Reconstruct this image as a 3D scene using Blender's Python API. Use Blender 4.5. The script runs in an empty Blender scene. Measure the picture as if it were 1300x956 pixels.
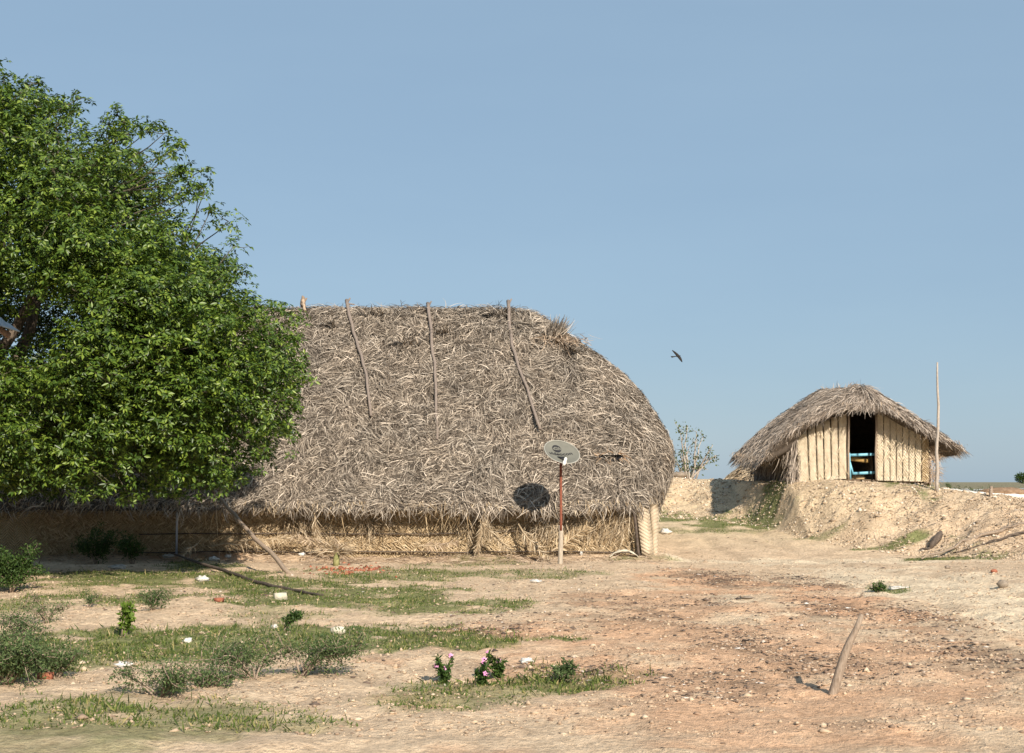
import bpy, math
import numpy as np
from mathutils import Vector, Matrix

rng = np.random.default_rng(7)
C = bpy.context.scene.collection
FPX = 1800.0; CAMH = 1.9; PITCH = math.atan(134 / 1800.0)
cp, sp = math.cos(PITCH), math.sin(PITCH)

# ------------------------------------------------------------------ helpers
def at(px, py, Y):
    a = (px - 650) / FPX; b = (478 - py) / FPX
    k = Y / (cp - b * sp)
    return np.array([a * k, Y, CAMH + k * (b * cp + sp)])

def hash2(ix, iy, s):
    h = (ix.astype(np.int64) * 374761393 + iy.astype(np.int64) * 668265263 + s * 1442695041) & 0x7fffffff
    h = ((h ^ (h >> 13)) * 1274126177) & 0x7fffffff
    return ((h ^ (h >> 16)) & 0xffff) / 65535.0

def vnoise(x, y, s=0):
    x = np.asarray(x, float); y = np.asarray(y, float)
    ix = np.floor(x); iy = np.floor(y); fx = x - ix; fy = y - iy
    fx = fx * fx * (3 - 2 * fx); fy = fy * fy * (3 - 2 * fy)
    a = hash2(ix, iy, s); b = hash2(ix + 1, iy, s); c = hash2(ix, iy + 1, s); d = hash2(ix + 1, iy + 1, s)
    return (a * (1 - fx) + b * fx) * (1 - fy) + (c * (1 - fx) + d * fx) * fy - 0.5

def fbm(x, y, s=0, o=4, g=0.5):
    r = 0; a = 1.0
    for k in range(o):
        r = r + a * vnoise(x * 2 ** k + 17.3 * k, y * 2 ** k - 9.1 * k, s + k); a *= g
    return r

def sstep(t):
    t = np.clip(t, 0, 1); return t * t * (3 - 2 * t)

TX = [-60, 0, 4, 6, 7.3, 8.3, 9.4, 11.5, 14, 17, 30]
TOE = [47.5, 47.5, 45.6, 45.0, 43.6, 39.6, 37.6, 35.4, 33.0, 30.6, 26.5]
TOP = [50.5, 50.5, 49.3, 49.5, 48.6, 43.0, 42.0, 40.8, 38.2, 35.5, 31]
TZ = [2.1, 2.1, 2.1, 2.03, 1.98, 1.86, 1.92, 1.82, 1.42, 1.35, 1.35]

def Hgt(x, y, fine=True):
    x = np.asarray(x, float); y = np.asarray(y, float)
    wob = fbm(x * .5, y * .5, 5, 3) * 0.7
    toe = np.interp(x, TX, TOE) + wob; top = np.interp(x, TX, TOP) + wob * .3
    tz = np.interp(x, TX, TZ)
    t = np.clip((y - toe) / (top - toe), 0, 1)
    base = 0.07 * fbm(x * .25, y * .25, 1, 3)
    # sand path climbing between the two huts
    pr = sstep((x - 2.5) / 2.0) * sstep((13.0 - x) / 4.0)
    base = base * (1 - .5 * pr) + pr * 0.78 * np.clip((y - 35.5) / 9.5, 0, 1) ** 1.15
    # a low dune by the right hand side
    base = base + .28 * np.exp(-((x - 13) / 4.0) ** 2 - ((y - 27) / 4.5) ** 2)
    # earth plinth under the long hut
    pl = sstep((x + 14.5) / 1) * sstep((4.4 - x) / .7) * sstep((y - 33.65) / .75) * sstep((45 - y) / 1)
    base = base + pl * (.13 + .08 * fbm(x * 1.1, y * 1.1, 31, 2))
    # tyre ruts running away between the huts
    for rx in (6.1, 7.9):
        cx = rx + (y - 30) * -.06 + .25 * np.sin(y * .3)
        base = base - .05 * np.exp(-((x - cx) / .22) ** 2) * sstep((y - 14) / 6) * sstep((44 - y) / 3)
    far = sstep((y - 54) / 10)
    plat = tz * (1 - far) + 1.45 * far + .03 * fbm(x * .4, y * .4, 8, 3)
    # mound under the small hut
    plat = plat + .06 * np.exp(-((x - 10.5) / 2.6) ** 2 - ((y - 44.5) / 2.5) ** 2)
    m = t * t * (3 - 2 * t) * .6 + t * .4
    z = base * (1 - m) + plat * m
    if fine:
        near = np.exp(-((y - 18) / 14) ** 2)
        z = z + .055 * fbm(x * 1.7, y * 1.7, 11, 4) + .05 * near * fbm(x * 4.2, y * 4.8, 12, 3, .6)
        slope = np.exp(-((t - .5) / .33) ** 2) * (t > 0) * (t < 1)
        z = z + slope * (.15 * fbm(x * 1.3, y * 1.3, 21, 5, .62) + .12 * np.abs(fbm(x * 4.2, y * 4.2, 25, 3)))
        dist = np.abs(x)
    return z

def gnd(x, y):
    return float(Hgt(np.array([x]), np.array([y]))[0])

def G(px, py):
    """ground point seen at that place of the photograph"""
    ys = np.linspace(9, 70, 1500)
    a = (px - 650) / FPX; b = (478 - py) / FPX
    k = ys / (cp - b * sp)
    zz = CAMH + k * (b * cp + sp); g = Hgt(a * k, ys)
    w = np.where(zz <= g)[0]
    if len(w) == 0: return np.array([a * k[-1], 70, g[-1]])
    i = w[0]; return np.array([a * k[i], ys[i], g[i]])

# ------------------------------------------------------------------ objects
def tag(o, label=None, cat=None, group=None, kind=None):
    if label: o['label'] = label
    if cat: o['category'] = cat
    if group: o['group'] = group
    if kind: o['kind'] = kind
    return o

def empty(name, loc, label, cat, group=None):
    o = bpy.data.objects.new(name, None); C.objects.link(o)
    o.location = Vector([float(v) for v in loc]); o.empty_display_size = .2
    return tag(o, label, cat, group)

def mesh(name, V, F, mat, parent=None, smooth=False, mats=None, mi=None):
    """V (n,3) world coordinates; F (m,3|4) or list of such arrays"""
    V = np.asarray(V, np.float32).reshape(-1, 3)
    Fs = F if isinstance(F, list) else [F]
    Fs = [np.asarray(f, np.int32) for f in Fs if len(f)]
    if parent is not None:
        off = Vector(parent.location); p = parent.parent
        while p is not None: off += Vector(p.location); p = p.parent
        V = V - np.array(off, np.float32)
        loc = None
    else:
        c = (V.min(0) + V.max(0)) / 2; c[2] = V[:, 2].min(); V = V - c; loc = c
    me = bpy.data.meshes.new(name)
    nl = sum(f.size for f in Fs); nf = sum(len(f) for f in Fs)
    me.vertices.add(len(V)); me.vertices.foreach_set('co', V.ravel())
    me.loops.add(nl); me.loops.foreach_set('vertex_index', np.concatenate([f.ravel() for f in Fs]))
    me.polygons.add(nf)
    tot = np.concatenate([np.full(len(f), f.shape[1], np.int32) for f in Fs])
    st = np.concatenate([[0], np.cumsum(tot)[:-1]]).astype(np.int32)
    me.polygons.foreach_set('loop_start', st); me.polygons.foreach_set('loop_total', tot)
    if smooth: me.polygons.foreach_set('use_smooth', np.ones(nf, bool))
    if mats:
        for m in mats: me.materials.append(m)
        me.polygons.foreach_set('material_index', np.asarray(mi, np.int32))
    else: me.materials.append(mat)
    me.update(calc_edges=True); me.validate()
    o = bpy.data.objects.new(name, me); C.objects.link(o)
    if parent is not None: o.parent = parent
    else: o.location = Vector([float(v) for v in loc])
    return o

class Acc:
    def __init__(s): s.V = []; s.T = []; s.Q = []; s.n = 0
    def add(s, V, F):
        V = np.asarray(V, float).reshape(-1, 3); F = np.asarray(F)
        (s.Q if F.shape[1] == 4 else s.T).append(F + s.n); s.V.append(V); s.n += len(V)
        return s
    def build(s, name, mat, parent=None, smooth=False):
        F = []
        if s.Q: F.append(np.concatenate(s.Q))
        if s.T: F.append(np.concatenate(s.T))
        return mesh(name, np.concatenate(s.V), F, mat, parent, smooth)

def tube(pts, rad, sides=8):
    pts = np.asarray(pts, float); n = len(pts); rad = np.broadcast_to(np.asarray(rad, float), (n,))
    tg = np.gradient(pts, axis=0); tg /= np.linalg.norm(tg, axis=1)[:, None] + 1e-9
    ref = np.array([0, 0, 1.0]) if abs(tg[:, 2]).mean() < .8 else np.array([1.0, 0, 0])
    a = np.cross(tg, ref); a /= np.linalg.norm(a, axis=1)[:, None] + 1e-9; b = np.cross(tg, a)
    th = np.linspace(0, 2 * math.pi, sides, endpoint=False)
    ring = a[:, None] * np.cos(th)[None, :, None] + b[:, None] * np.sin(th)[None, :, None]
    V = (pts[:, None] + ring * rad[:, None, None]).reshape(-1, 3)
    i = np.arange(n - 1)[:, None] * sides; j = np.arange(sides)[None]; j2 = (j + 1) % sides
    Q = np.stack([i + j, i + j2, i + sides + j2, i + sides + j], -1).reshape(-1, 4)
    V = np.concatenate([V, pts[:1], pts[-1:]]); c0 = n * sides
    T1 = np.stack([np.full(sides, c0), j2[0], j[0]], -1)
    T2 = np.stack([np.full(sides, c0 + 1), (n - 1) * sides + j[0], (n - 1) * sides + j2[0]], -1)
    return V, Q, np.concatenate([T1, T2])

def addtube(acc, pts, rad, sides=8):
    V, Q, T = tube(pts, rad, sides); n = acc.n
    acc.V.append(V); acc.n += len(V); acc.Q.append(Q + n); acc.T.append(T + n)

def bent(a, b, n=10, wob=.03, sag=0, seed=None):
    r = np.random.default_rng(seed) if seed is not None else rng
    a = np.asarray(a, float); b = np.asarray(b, float); t = np.linspace(0, 1, n)[:, None]
    p = a + (b - a) * t; w = r.normal(0, wob, (n, 3)); w[0] = w[-1] = 0
    w = (w + np.roll(w, 1, 0) + np.roll(w, -1, 0)) / 2; w[0] = w[-1] = 0
    p = p + w; p[:, 2] -= (sag * 4 * t * (1 - t))[:, 0]
    return p

def box(c, s, rot=None):
    v = np.array([[x, y, z] for x in (-.5, .5) for y in (-.5, .5) for z in (-.5, .5)]) * np.array(s)
    if rot is not None: v = v @ np.array(rot).T
    return v + np.array(c), np.array([[0, 1, 3, 2], [4, 6, 7, 5], [0, 4, 5, 1], [2, 3, 7, 6], [0, 2, 6, 4], [1, 5, 7, 3]])

def unit(v):
    return v / (np.linalg.norm(v, axis=-1, keepdims=True) + 1e-9)

def ribbons(P, D, N, L, W, curl, lift, tip, roll, nseg=3, droop=None):
    n = len(P); t = np.linspace(0, 1, nseg + 1)
    D = unit(D); A = unit(np.cross(N, D))
    pos = (P[:, None] + D[:, None] * (L[:, None] * t)[..., None] + A[:, None] * ((curl * L)[:, None] * t ** 2)[..., None]
           + N[:, None] * (lift[:, None] * 4 * t * (1 - t) + tip[:, None] * t)[..., None])
    if droop is not None: pos[..., 2] -= droop[:, None] * t ** 2
    side = A * np.cos(roll)[:, None] + N * np.sin(roll)[:, None]
    w = W[:, None] * (1 - .75 * t ** 1.5) * (.55 + .45 * np.minimum(t * 4, 1)) * .5
    V = np.stack([pos - side[:, None] * w[..., None], pos + side[:, None] * w[..., None]], 2).reshape(-1, 3)
    b = (np.arange(n) * (nseg + 1) * 2)[:, None] + (np.arange(nseg) * 2)[None]
    return V, np.stack([b, b + 1, b + 3, b + 2], -1).reshape(-1, 4)

def leaves(P, D, N, L, W, fold=.25):
    n = len(P); D = unit(D); A = unit(np.cross(N, D)); N2 = np.cross(D, A)
    mid = P + D * (L * .45)[:, None]
    V = np.stack([P, mid + A * (W * .5)[:, None] + N2 * (W * fold)[:, None], P + D * L[:, None] - N2 * (L * .12)[:, None],
                  mid - A * (W * .5)[:, None] + N2 * (W * fold)[:, None]], 1).reshape(-1, 3)
    b = (np.arange(n) * 4)[:, None]
    return V, np.concatenate([np.stack([b, b + 1, b + 2], -1).reshape(-1, 3), np.stack([b, b + 2, b + 3], -1).reshape(-1, 3)])

def rdir(n, zb=0.0):
    v = rng.normal(size=(n, 3)); v[:, 2] += zb; return unit(v)

# ------------------------------------------------------------------ materials
def new_mat(name):
    m = bpy.data.materials.new(name); m.use_nodes = True
    nt = m.node_tree; p = nt.nodes['Principled BSDF']; p.inputs['Roughness'].default_value = .85
    p.inputs['Specular IOR Level'].default_value = .25
    return m, nt, p

def ramp(nt, stops):
    r = nt.nodes.new('ShaderNodeValToRGB'); e = r.color_ramp.elements
    while len(e) < len(stops): e.new(.5)
    for el, (p, c) in zip(e, stops): el.position = p; el.color = (*c, 1)
    return r

def mixc(nt, fac, a, b, mode='MIX'):
    m = nt.nodes.new('ShaderNodeMix'); m.data_type = 'RGBA'; m.blend_type = mode
    for sock, v in ((m.inputs[0], fac), (m.inputs[6], a), (m.inputs[7], b)):
        if isinstance(v, bpy.types.NodeSocket): nt.links.new(v, sock)
        elif isinstance(v, tuple): sock.default_value = (*v, 1)
        else: sock.default_value = v
    return m.outputs[2]

def noise(nt, scale, detail=4, rough=.55, vec=None, geom=False):
    n = nt.nodes.new('ShaderNodeTexNoise'); n.inputs['Scale'].default_value = scale
    n.inputs['Detail'].default_value = detail; n.inputs['Roughness'].default_value = rough
    if vec is None:
        g = nt.nodes.new('ShaderNodeNewGeometry'); vec = g.outputs['Position']
    nt.links.new(vec, n.inputs['Vector']); return n

def bump(nt, p, h, dist=.02, strength=.6):
    b = nt.nodes.new('ShaderNodeBump'); b.inputs['Distance'].default_value = dist; b.inputs['Strength'].default_value = strength
    nt.links.new(h, b.inputs['Height']); nt.links.new(b.outputs[0], p.inputs['Normal'])

def island_mat(name, stops, rough=.85, spec=.2, trans=0.0, patch=None):
    """colour differs from strip to strip (leaf to leaf)"""
    m, nt, p = new_mat(name)
    g = nt.nodes.new('ShaderNodeNewGeometry'); r = ramp(nt, stops)
    nt.links.new(g.outputs['Random Per Island'], r.inputs[0]); col = r.outputs[0]
    if patch:
        n = noise(nt, patch[0], 3); rr = ramp(nt, [(.35, patch[1]), (.65, patch[2])]); nt.links.new(n.outputs[0], rr.inputs[0])
        col = mixc(nt, 1.0, col, rr.outputs[0], 'MULTIPLY')
    nt.links.new(col, p.inputs['Base Color']); p.inputs['Roughness'].default_value = rough
    p.inputs['Specular IOR Level'].default_value = spec
    if trans:
        t = nt.nodes.new('ShaderNodeBsdfTranslucent'); nt.links.new(mixc(nt, 1.0, col, (1.25, 1.3, .55), 'MULTIPLY'), t.inputs['Color'])
        ms = nt.nodes.new('ShaderNodeMixShader'); ms.inputs[0].default_value = trans
        nt.links.new(p.outputs[0], ms.inputs[1]); nt.links.new(t.outputs[0], ms.inputs[2])
        nt.links.new(ms.outputs[0], nt.nodes['Material Output'].inputs[0])
    return m

def noise_mat(name, c1, c2, scale=4, bd=.01, rough=.85, spec=.2, bscale=None, stretch=None, metal=0):
    m, nt, p = new_mat(name); vec = None
    if stretch:
        g = nt.nodes.new('ShaderNodeTexCoord'); mp = nt.nodes.new('ShaderNodeMapping'); mp.inputs['Scale'].default_value = stretch
        nt.links.new(g.outputs['Object'], mp.inputs[0]); vec = mp.outputs[0]
    n = noise(nt, scale, 6, .6, vec); r = ramp(nt, [(.3, c1), (.7, c2)]); nt.links.new(n.outputs[0], r.inputs[0])
    nt.links.new(r.outputs[0], p.inputs['Base Color']); p.inputs['Roughness'].default_value = rough
    p.inputs['Specular IOR Level'].default_value = spec; p.inputs['Metallic'].default_value = metal
    if bd:
        n2 = noise(nt, bscale or scale * 4, 5, .6, vec); bump(nt, p, n2.outputs[0], bd)
    return m

M_thatch = island_mat('grey palm thatch', [(0, (.06, .05, .04)), (.25, (.135, .113, .092)), (.55, (.28, .244, .203)), (.8, (.425, .375, .312)), (1, (.68, .61, .52))],
                      patch=(.9, (.86, .84, .82), (1.05, 1.0, .95)))
M_fringe = island_mat('dry palm fringe', [(0, (.13, .09, .055)), (.35, (.30, .225, .14)), (.7, (.44, .35, .24)), (1, (.62, .52, .38))])
M_under = noise_mat('thatch bed', (.045, .035, .027), (.11, .088, .068), 6, .03)  # kept dark to paint in the shade between the thatch strips
M_thatch2 = island_mat('brown palm thatch', [(0, (.13, .09, .06)), (.3, (.30, .22, .155)), (.7, (.42, .325, .235)), (1, (.56, .45, .34))])
M_straw = island_mat('straw strips', [(0, (.20, .135, .07)), (.35, (.36, .26, .15)), (.75, (.50, .385, .24)), (1, (.66, .54, .37))])
M_bark = noise_mat('bark', (.10, .075, .055), (.24, .19, .145), 9, .02, stretch=(6, 6, 1.2))
M_stick = noise_mat('weathered stick', (.17, .125, .09), (.38, .30, .23), 14, .006, stretch=(5, 5, 1))
M_dstick = noise_mat('dark branch', (.05, .04, .033), (.15, .115, .09), 14, .006)
M_paleb = noise_mat('bleached wood', (.27, .23, .19), (.48, .42, .36), 12, .004, stretch=(5, 5, 1))
M_rust = noise_mat('rusty red iron', (.15, .045, .028), (.28, .10, .06), 16, .003, rough=.7)
M_bamboo = noise_mat('grey bamboo', (.28, .235, .18), (.50, .43, .34), 10, .004, stretch=(6, 6, 1))
M_white = noise_mat('dirty white plastic', (.38, .35, .30), (.74, .72, .68), 22, .01, rough=.5, spec=.4)
M_kerb = noise_mat('whitewashed kerb', (.62, .60, .55), (.80, .78, .73), 5, .01)
M_stone = noise_mat('pale stone', (.42, .38, .29), (.66, .61, .49), 9, .02)
M_dstone = noise_mat('grey brown stone', (.16, .13, .10), (.33, .27, .21), 12, .02)
M_brick = island_mat('broken red brick', [(0, (.14, .045, .03)), (.5, (.32, .10, .055)), (1, (.44, .21, .13))])
M_clod = island_mat('loose fragments', [(0, (.06, .048, .04)), (.45, (.15, .11, .085)), (.7, (.30, .19, .125)), (.92, (.44, .34, .25)), (.985, (.5, .43, .36)), (1, (.72, .70, .66))])
M_sandclod = island_mat('bank clods', [(0, (.20, .16, .12)), (.3, (.38, .29, .20)), (.8, (.58, .46, .33)), (1, (.66, .59, .50))])
M_soilclod = island_mat('earth crumbs', [(0, (.20, .14, .10)), (.3, (.36, .26, .18)), (.8, (.50, .38, .26)), (1, (.56, .45, .33))])
M_leaf = island_mat('tree leaf', [(0, (.018, .038, .007)), (.35, (.052, .10, .014)), (.75, (.105, .168, .021)), (1, (.21, .28, .04))], rough=.42, spec=.45, trans=.2)
M_grass = island_mat('grass blade', [(0, (.045, .075, .02)), (.5, (.09, .13, .03)), (.8, (.15, .18, .045)), (.93, (.34, .28, .13)), (1, (.45, .36, .20))], trans=.2)
M_shrub = island_mat('shrub leaf grey green', [(0, (.045, .075, .03)), (.5, (.08, .12, .045)), (1, (.14, .19, .075))], trans=.2)
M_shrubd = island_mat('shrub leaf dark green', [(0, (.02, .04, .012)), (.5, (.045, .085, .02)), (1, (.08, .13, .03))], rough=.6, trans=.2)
M_herb = island_mat('young plant leaf', [(0, (.06, .11, .015)), (1, (.17, .25, .04))], rough=.6, trans=.25)
M_far = island_mat('small tree leaf', [(0, (.05, .07, .03)), (1, (.13, .16, .07))], trans=.1)
M_pink = island_mat('pink petal', [(0, (.62, .20, .42)), (1, (.78, .38, .60))], rough=.6, trans=.2)
M_blue = noise_mat('light blue paint', (.16, .42, .55), (.25, .55, .68), 10, .003, rough=.5, spec=.4)
M_ochre = noise_mat('ochre cloth', (.32, .20, .07), (.46, .30, .11), 20, .01)
M_dish = noise_mat('dimmed grey reflector', (.125, .122, .10), (.175, .17, .14), 3, 0, rough=.55, spec=.35)  # low albedo puts the dimness of grazing light into the bowl colour
M_black = noise_mat('black print and gap shade', (.012, .012, .014), (.03, .03, .034), 6, 0, rough=.6)
M_lnb = noise_mat('off white plastic', (.62, .60, .55), (.74, .72, .68), 8, 0, rough=.5)
M_bird = noise_mat('dark feather', (.015, .014, .014), (.04, .035, .032), 20, 0)
M_tin = noise_mat('grey blue sheet metal', (.30, .34, .42), (.44, .48, .56), 4, .004, rough=.45, spec=.5, metal=.4)
M_tin2 = noise_mat('brown timber edge', (.12, .08, .06), (.22, .15, .11), 8, .004)
M_dark = noise_mat('dark earth floor', (.10, .07, .045), (.18, .13, .09), 6, .01)

# woven palm mat: herringbone ridges in the surface, straw colour, darker in the grooves
def mat_weave(name, c1, c2, fx=26.0, slope=1.0, depth=.012, cell=.12, groove=0.0):
    m, nt, p = new_mat(name)
    g = nt.nodes.new('ShaderNodeNewGeometry'); s = nt.nodes.new('ShaderNodeSeparateXYZ'); nt.links.new(g.outputs['Position'], s.inputs[0])
    def mth(op, a, b=None):
        n = nt.nodes.new('ShaderNodeMath'); n.operation = op
        for i, v in enumerate((a, b)):
            if v is None: continue
            if isinstance(v, (int, float)): n.inputs[i].default_value = v
            else: nt.links.new(v, n.inputs[i])
        return n.outputs[0]
    wob = noise(nt, 3.0, 2)
    x = mth('ADD', s.outputs['X'], mth('MULTIPLY', wob.outputs[0], .06))
    tri = mth('PINGPONG', x, cell); z = s.outputs['Z']
    ph = mth('MULTIPLY', mth('ADD', z, mth('MULTIPLY', tri, slope)), fx)
    saw = mth('FRACT', ph); sm = mth('SUBTRACT', 1.0, mth('POWER', mth('ABSOLUTE', mth('SUBTRACT', mth('MULTIPLY', saw, 2.0), 1.0)), 2.0))
    n = noise(nt, 5, 6); r = ramp(nt, [(.3, c1), (.7, c2)]); nt.links.new(n.outputs[0], r.inputs[0])
    n3 = noise(nt, 60, 2); col = mixc(nt, .35, r.outputs[0], n3.outputs[0], 'OVERLAY')
    if groove: col = mixc(nt, mth('MULTIPLY', mth('POWER', mth('SUBTRACT', 1.0, sm), 2.0), groove), col, tuple(v * .32 for v in c1))
    nt.links.new(col, p.inputs['Base Color'])
    h = mth('ADD', sm, mth('MULTIPLY', n3.outputs[0], .6)); bump(nt, p, h, depth, 1.0)
    return m
M_mat = mat_weave('woven palm mat', (.34, .245, .135), (.50, .38, .235), 14, 1.0, .03, .16)
M_mat2 = mat_weave('bleached woven palm mat', (.50, .41, .29), (.68, .585, .44), 10, 1.5, .02, .085, .05)
M_mat3 = mat_weave('corner palm mat', (.44, .35, .24), (.62, .51, .37), 12, .6, .012, .3, .1)
M_mud = noise_mat('mud daub', (.36, .24, .12), (.50, .36, .20), 5, .02)

# ground
def mat_ground():
    m, nt, p = new_mat('bare ground')
    at_ = nt.nodes.new('ShaderNodeAttribute'); at_.attribute_name = 'soil'
    n1 = noise(nt, 1.3, 8, .65); n2 = noise(nt, 14, 5, .65); n3 = noise(nt, 70, 3, .6)
    r1 = ramp(nt, [(.3, (.80, .78, .76)), (.62, (1.15, 1.15, 1.13))]); nt.links.new(n1.outputs[0], r1.inputs[0])
    r2 = ramp(nt, [(.32, (.66, .63, .60)), (.58, (1.12, 1.12, 1.12))]); nt.links.new(n2.outputs[0], r2.inputs[0])
    c = mixc(nt, 1.0, at_.outputs['Color'], r1.outputs[0], 'MULTIPLY'); c = mixc(nt, .8, c, r2.outputs[0], 'MULTIPLY')
    r3 = ramp(nt, [(.60, (0, 0, 0)), (.68, (1, 1, 1))]); nt.links.new(n3.outputs[0], r3.inputs[0])
    mm = nt.nodes.new('ShaderNodeMath'); mm.operation = 'MULTIPLY'; mm.inputs[1].default_value = .45
    nt.links.new(r3.outputs[0], mm.inputs[0])
    c = mixc(nt, mm.outputs[0], c, (.17, .12, .085)); nt.links.new(c, p.inputs['Base Color'])
    p.inputs['Roughness'].default_value = .95; p.inputs['Specular IOR Level'].default_value = .1
    ad = nt.nodes.new('ShaderNodeMath'); ad.operation = 'ADD'; nt.links.new(n2.outputs[0], ad.inputs[0])
    m3 = nt.nodes.new('ShaderNodeMath'); m3.operation = 'MULTIPLY'; m3.inputs[1].default_value = .3
    nt.links.new(n3.outputs[0], m3.inputs[0]); nt.links.new(m3.outputs[0], ad.inputs[1])
    bump(nt, p, ad.outputs[0], .07, .8)
    return m
M_ground = mat_ground()

# ------------------------------------------------------------------ patches of grass and of red soil
def patch(x0, x1, y0, y1, w=1.0):
    c = G((x0 + x1) / 2, (y0 + y1) / 2); n = G((x0 + x1) / 2, y1); f = G((x0 + x1) / 2, y0)
    return (c[0], (n[1] + f[1]) / 2, max((x1 - x0) / 2 / FPX * c[1], .2), min(max((f[1] - n[1]) / 2, .15), (.5 if x0 > 950 else 1.3) if 640 < y0 < 702 else 99), w)
GREEN = [patch(*p) for p in [
    (20, 620, 797, 834, 2.0), (120, 480, 800, 828, 2.0), (-60, 150, 820, 862, .9), (30, 330, 722, 748, 1.7), (260, 590, 742, 769, 1.5), (540, 760, 724, 736, .6), (380, 660, 757, 781, 1.2), (180, 460, 732, 752, 1.0), (400, 620, 722, 742, .8), (-40, 90, 745, 790, .8),
    (105, 235, 754, 767, 1.0), (770, 855, 705, 713, .9), (540, 660, 704, 722, .5), (200, 300, 708, 728, .9), (620, 830, 850, 885, .95), (280, 420, 770, 792, .5),
    (500, 760, 700, 712, .25), (865, 990, 650, 673, 2.0), (828, 880, 648, 664, 1.2), (985, 1090, 677, 689, 1.3), (1085, 1185, 684, 698, 1.5), (1130, 1270, 698, 714, 1.1),
    (1125, 1190, 610, 619, 1.4), (1190, 1262, 614, 622, 1.4), (840, 990, 668, 676, .7), (20, 110, 752, 770, .6), (1090, 1135, 742, 752, .8),
    (430, 700, 860, 900, .7), (-100, 400, 880, 940, .8)]]
RED = [patch(*p) for p in [(560, 1330, 765, 980, .8), (820, 975, 722, 760, 1.3), (990, 1140, 738, 800, 1.0), (560, 820, 780, 835, .9), (700, 1000, 750, 800, .7), (150, 330, 700, 712, .7),
                           (980, 1330, 820, 920, .7), ]]
PALE = [patch(*p) for p in [(1120, 1400, 715, 815, 1.3), (840, 1200, 668, 735, 1.1), (930, 1010, 740, 830, .6)]]

DARK = [patch(*p) for p in [(860, 975, 724, 746, 1), (985, 1090, 730, 756, 1), (1000, 1120, 760, 790, .7), (870, 1010, 795, 835, .7), (700, 880, 752, 800, .6), (1130, 1240, 765, 805, .6), (1180, 1330, 800, 870, .6),
                            (960, 1120, 820, 870, .7), (540, 700, 790, 808, .6), (640, 820, 836, 868, .6), (300, 800, 700, 722, .5), (830, 960, 755, 775, .4), (820, 1000, 845, 900, .5)]]
def wsum(lst, x, y, s, hard=1.0):
    w = np.zeros_like(np.asarray(x, float))
    n = fbm(x * 1.3 + 3, y * 1.3, s, 4, .6)
    for cx, cy, rx, ry, k in lst:
        d = ((x - cx) / rx) ** 2 + ((y - cy) / ry) ** 2
        w = np.maximum(w, k * np.clip((1.25 - d + n * 1.7) * hard, 0, 1))
    return np.clip(w, 0, 1)

def axis(lo, hi, step, far, grow=1.25):
    a = list(np.arange(lo, hi + step / 2, step)); s = step; v = a[-1]
    up = []
    while v < far: s *= grow; v += s; up.append(v)
    s = step; v = a[0]; dn = []
    while v > -far: s *= grow; v -= s; dn.append(v)
    return np.array(dn[::-1] + a + up)

def build_ground():
    xs = axis(-14.5, 17, .075, 3500); ys = axis(9, 52, .08, 4200)
    X, Y = np.meshgrid(xs, ys, indexing='xy'); Z = Hgt(X, Y)
    V = np.stack([X, Y, Z], -1).reshape(-1, 3); nx, ny = len(xs), len(ys)
    i = (np.arange(ny - 1)[:, None] * nx + np.arange(nx - 1)[None]).ravel()
    o = mesh('ground', V, np.stack([i, i + 1, i + nx + 1, i + nx], -1), M_ground, smooth=True)
    tag(o, kind='structure')
    x, y = V[:, 0], V[:, 1]
    beige = np.array([.60, .455, .315]); sand = np.array([.70, .57, .41]); red = np.array([.58, .35, .215]); grn = np.array([.13, .16, .05])
    bank = np.array([.60, .47, .315])
    col = np.tile(beige, (len(x), 1))
    w = sstep((y - 36) / 6)[:, None]; col = col * (1 - w) + bank * w
    w = wsum(PALE, x, y, 40)[:, None]; col = col * (1 - w) + sand * w
    w = (wsum(RED, x, y, 50) * .9)[:, None]; col = col * (1 - w) + red * w
    w = (wsum(DARK, x, y, 55, 1.0) * np.clip(.5 + 1.6 * fbm(x * 2.5, y * 2.5, 57, 3), 0, 1))[:, None]; col = col * (1 - w) + np.array([.22, .15, .10]) * w
    w = (wsum(GREEN, x, y, 60) * .85)[:, None]; col = col * (1 - w) + grn * w
    w = sstep((y - 60) / 40)[:, None]; col = col * (1 - w) + np.array([.22, .20, .13]) * w
    a = o.data.color_attributes.new('soil', 'FLOAT_COLOR', 'POINT')
    a.data.foreach_set('color', np.concatenate([col, np.ones((len(x), 1))], 1).astype(np.float32).ravel())
build_ground()

def scatter_grass():
    n = 4200000
    x = rng.uniform(-12, 16, n); y = rng.uniform(11, 52, n)
    inside = np.abs(x) < y * .40 + .5
    x, y = x[inside], y[inside]
    w = wsum(GREEN, x, y, 60); dens = np.clip(.55 + 1.3 * fbm(x * 3, y * 3, 71, 2), .05, 1)
    k = rng.random(len(x)) < w ** .9 * dens * np.clip(.34 * 20 / y, .14, .6)
    x, y = x[k], y[k]; n = len(x); z = Hgt(x, y)
    P = np.stack([x, y, z - .01], -1); D = rdir(n, 1.1); D[:, 2] = np.abs(D[:, 2]) + .15
    L = rng.uniform(.018, .06, n) * np.where(rng.random(n) < .06, 2.2, 1) * (.7 + .8 * np.clip(fbm(x, y, 90, 2) + .5, 0, 1)); W = rng.uniform(.007, .018, n)
    V, F = leaves(P, D, rdir(n, 1), L, W, .05)
    o = mesh('grass', V, F, M_grass); tag(o, 'patchy short green grass spreading over the bare soil', 'grass', kind='stuff')
    print('grass', n)
scatter_grass()

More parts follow.
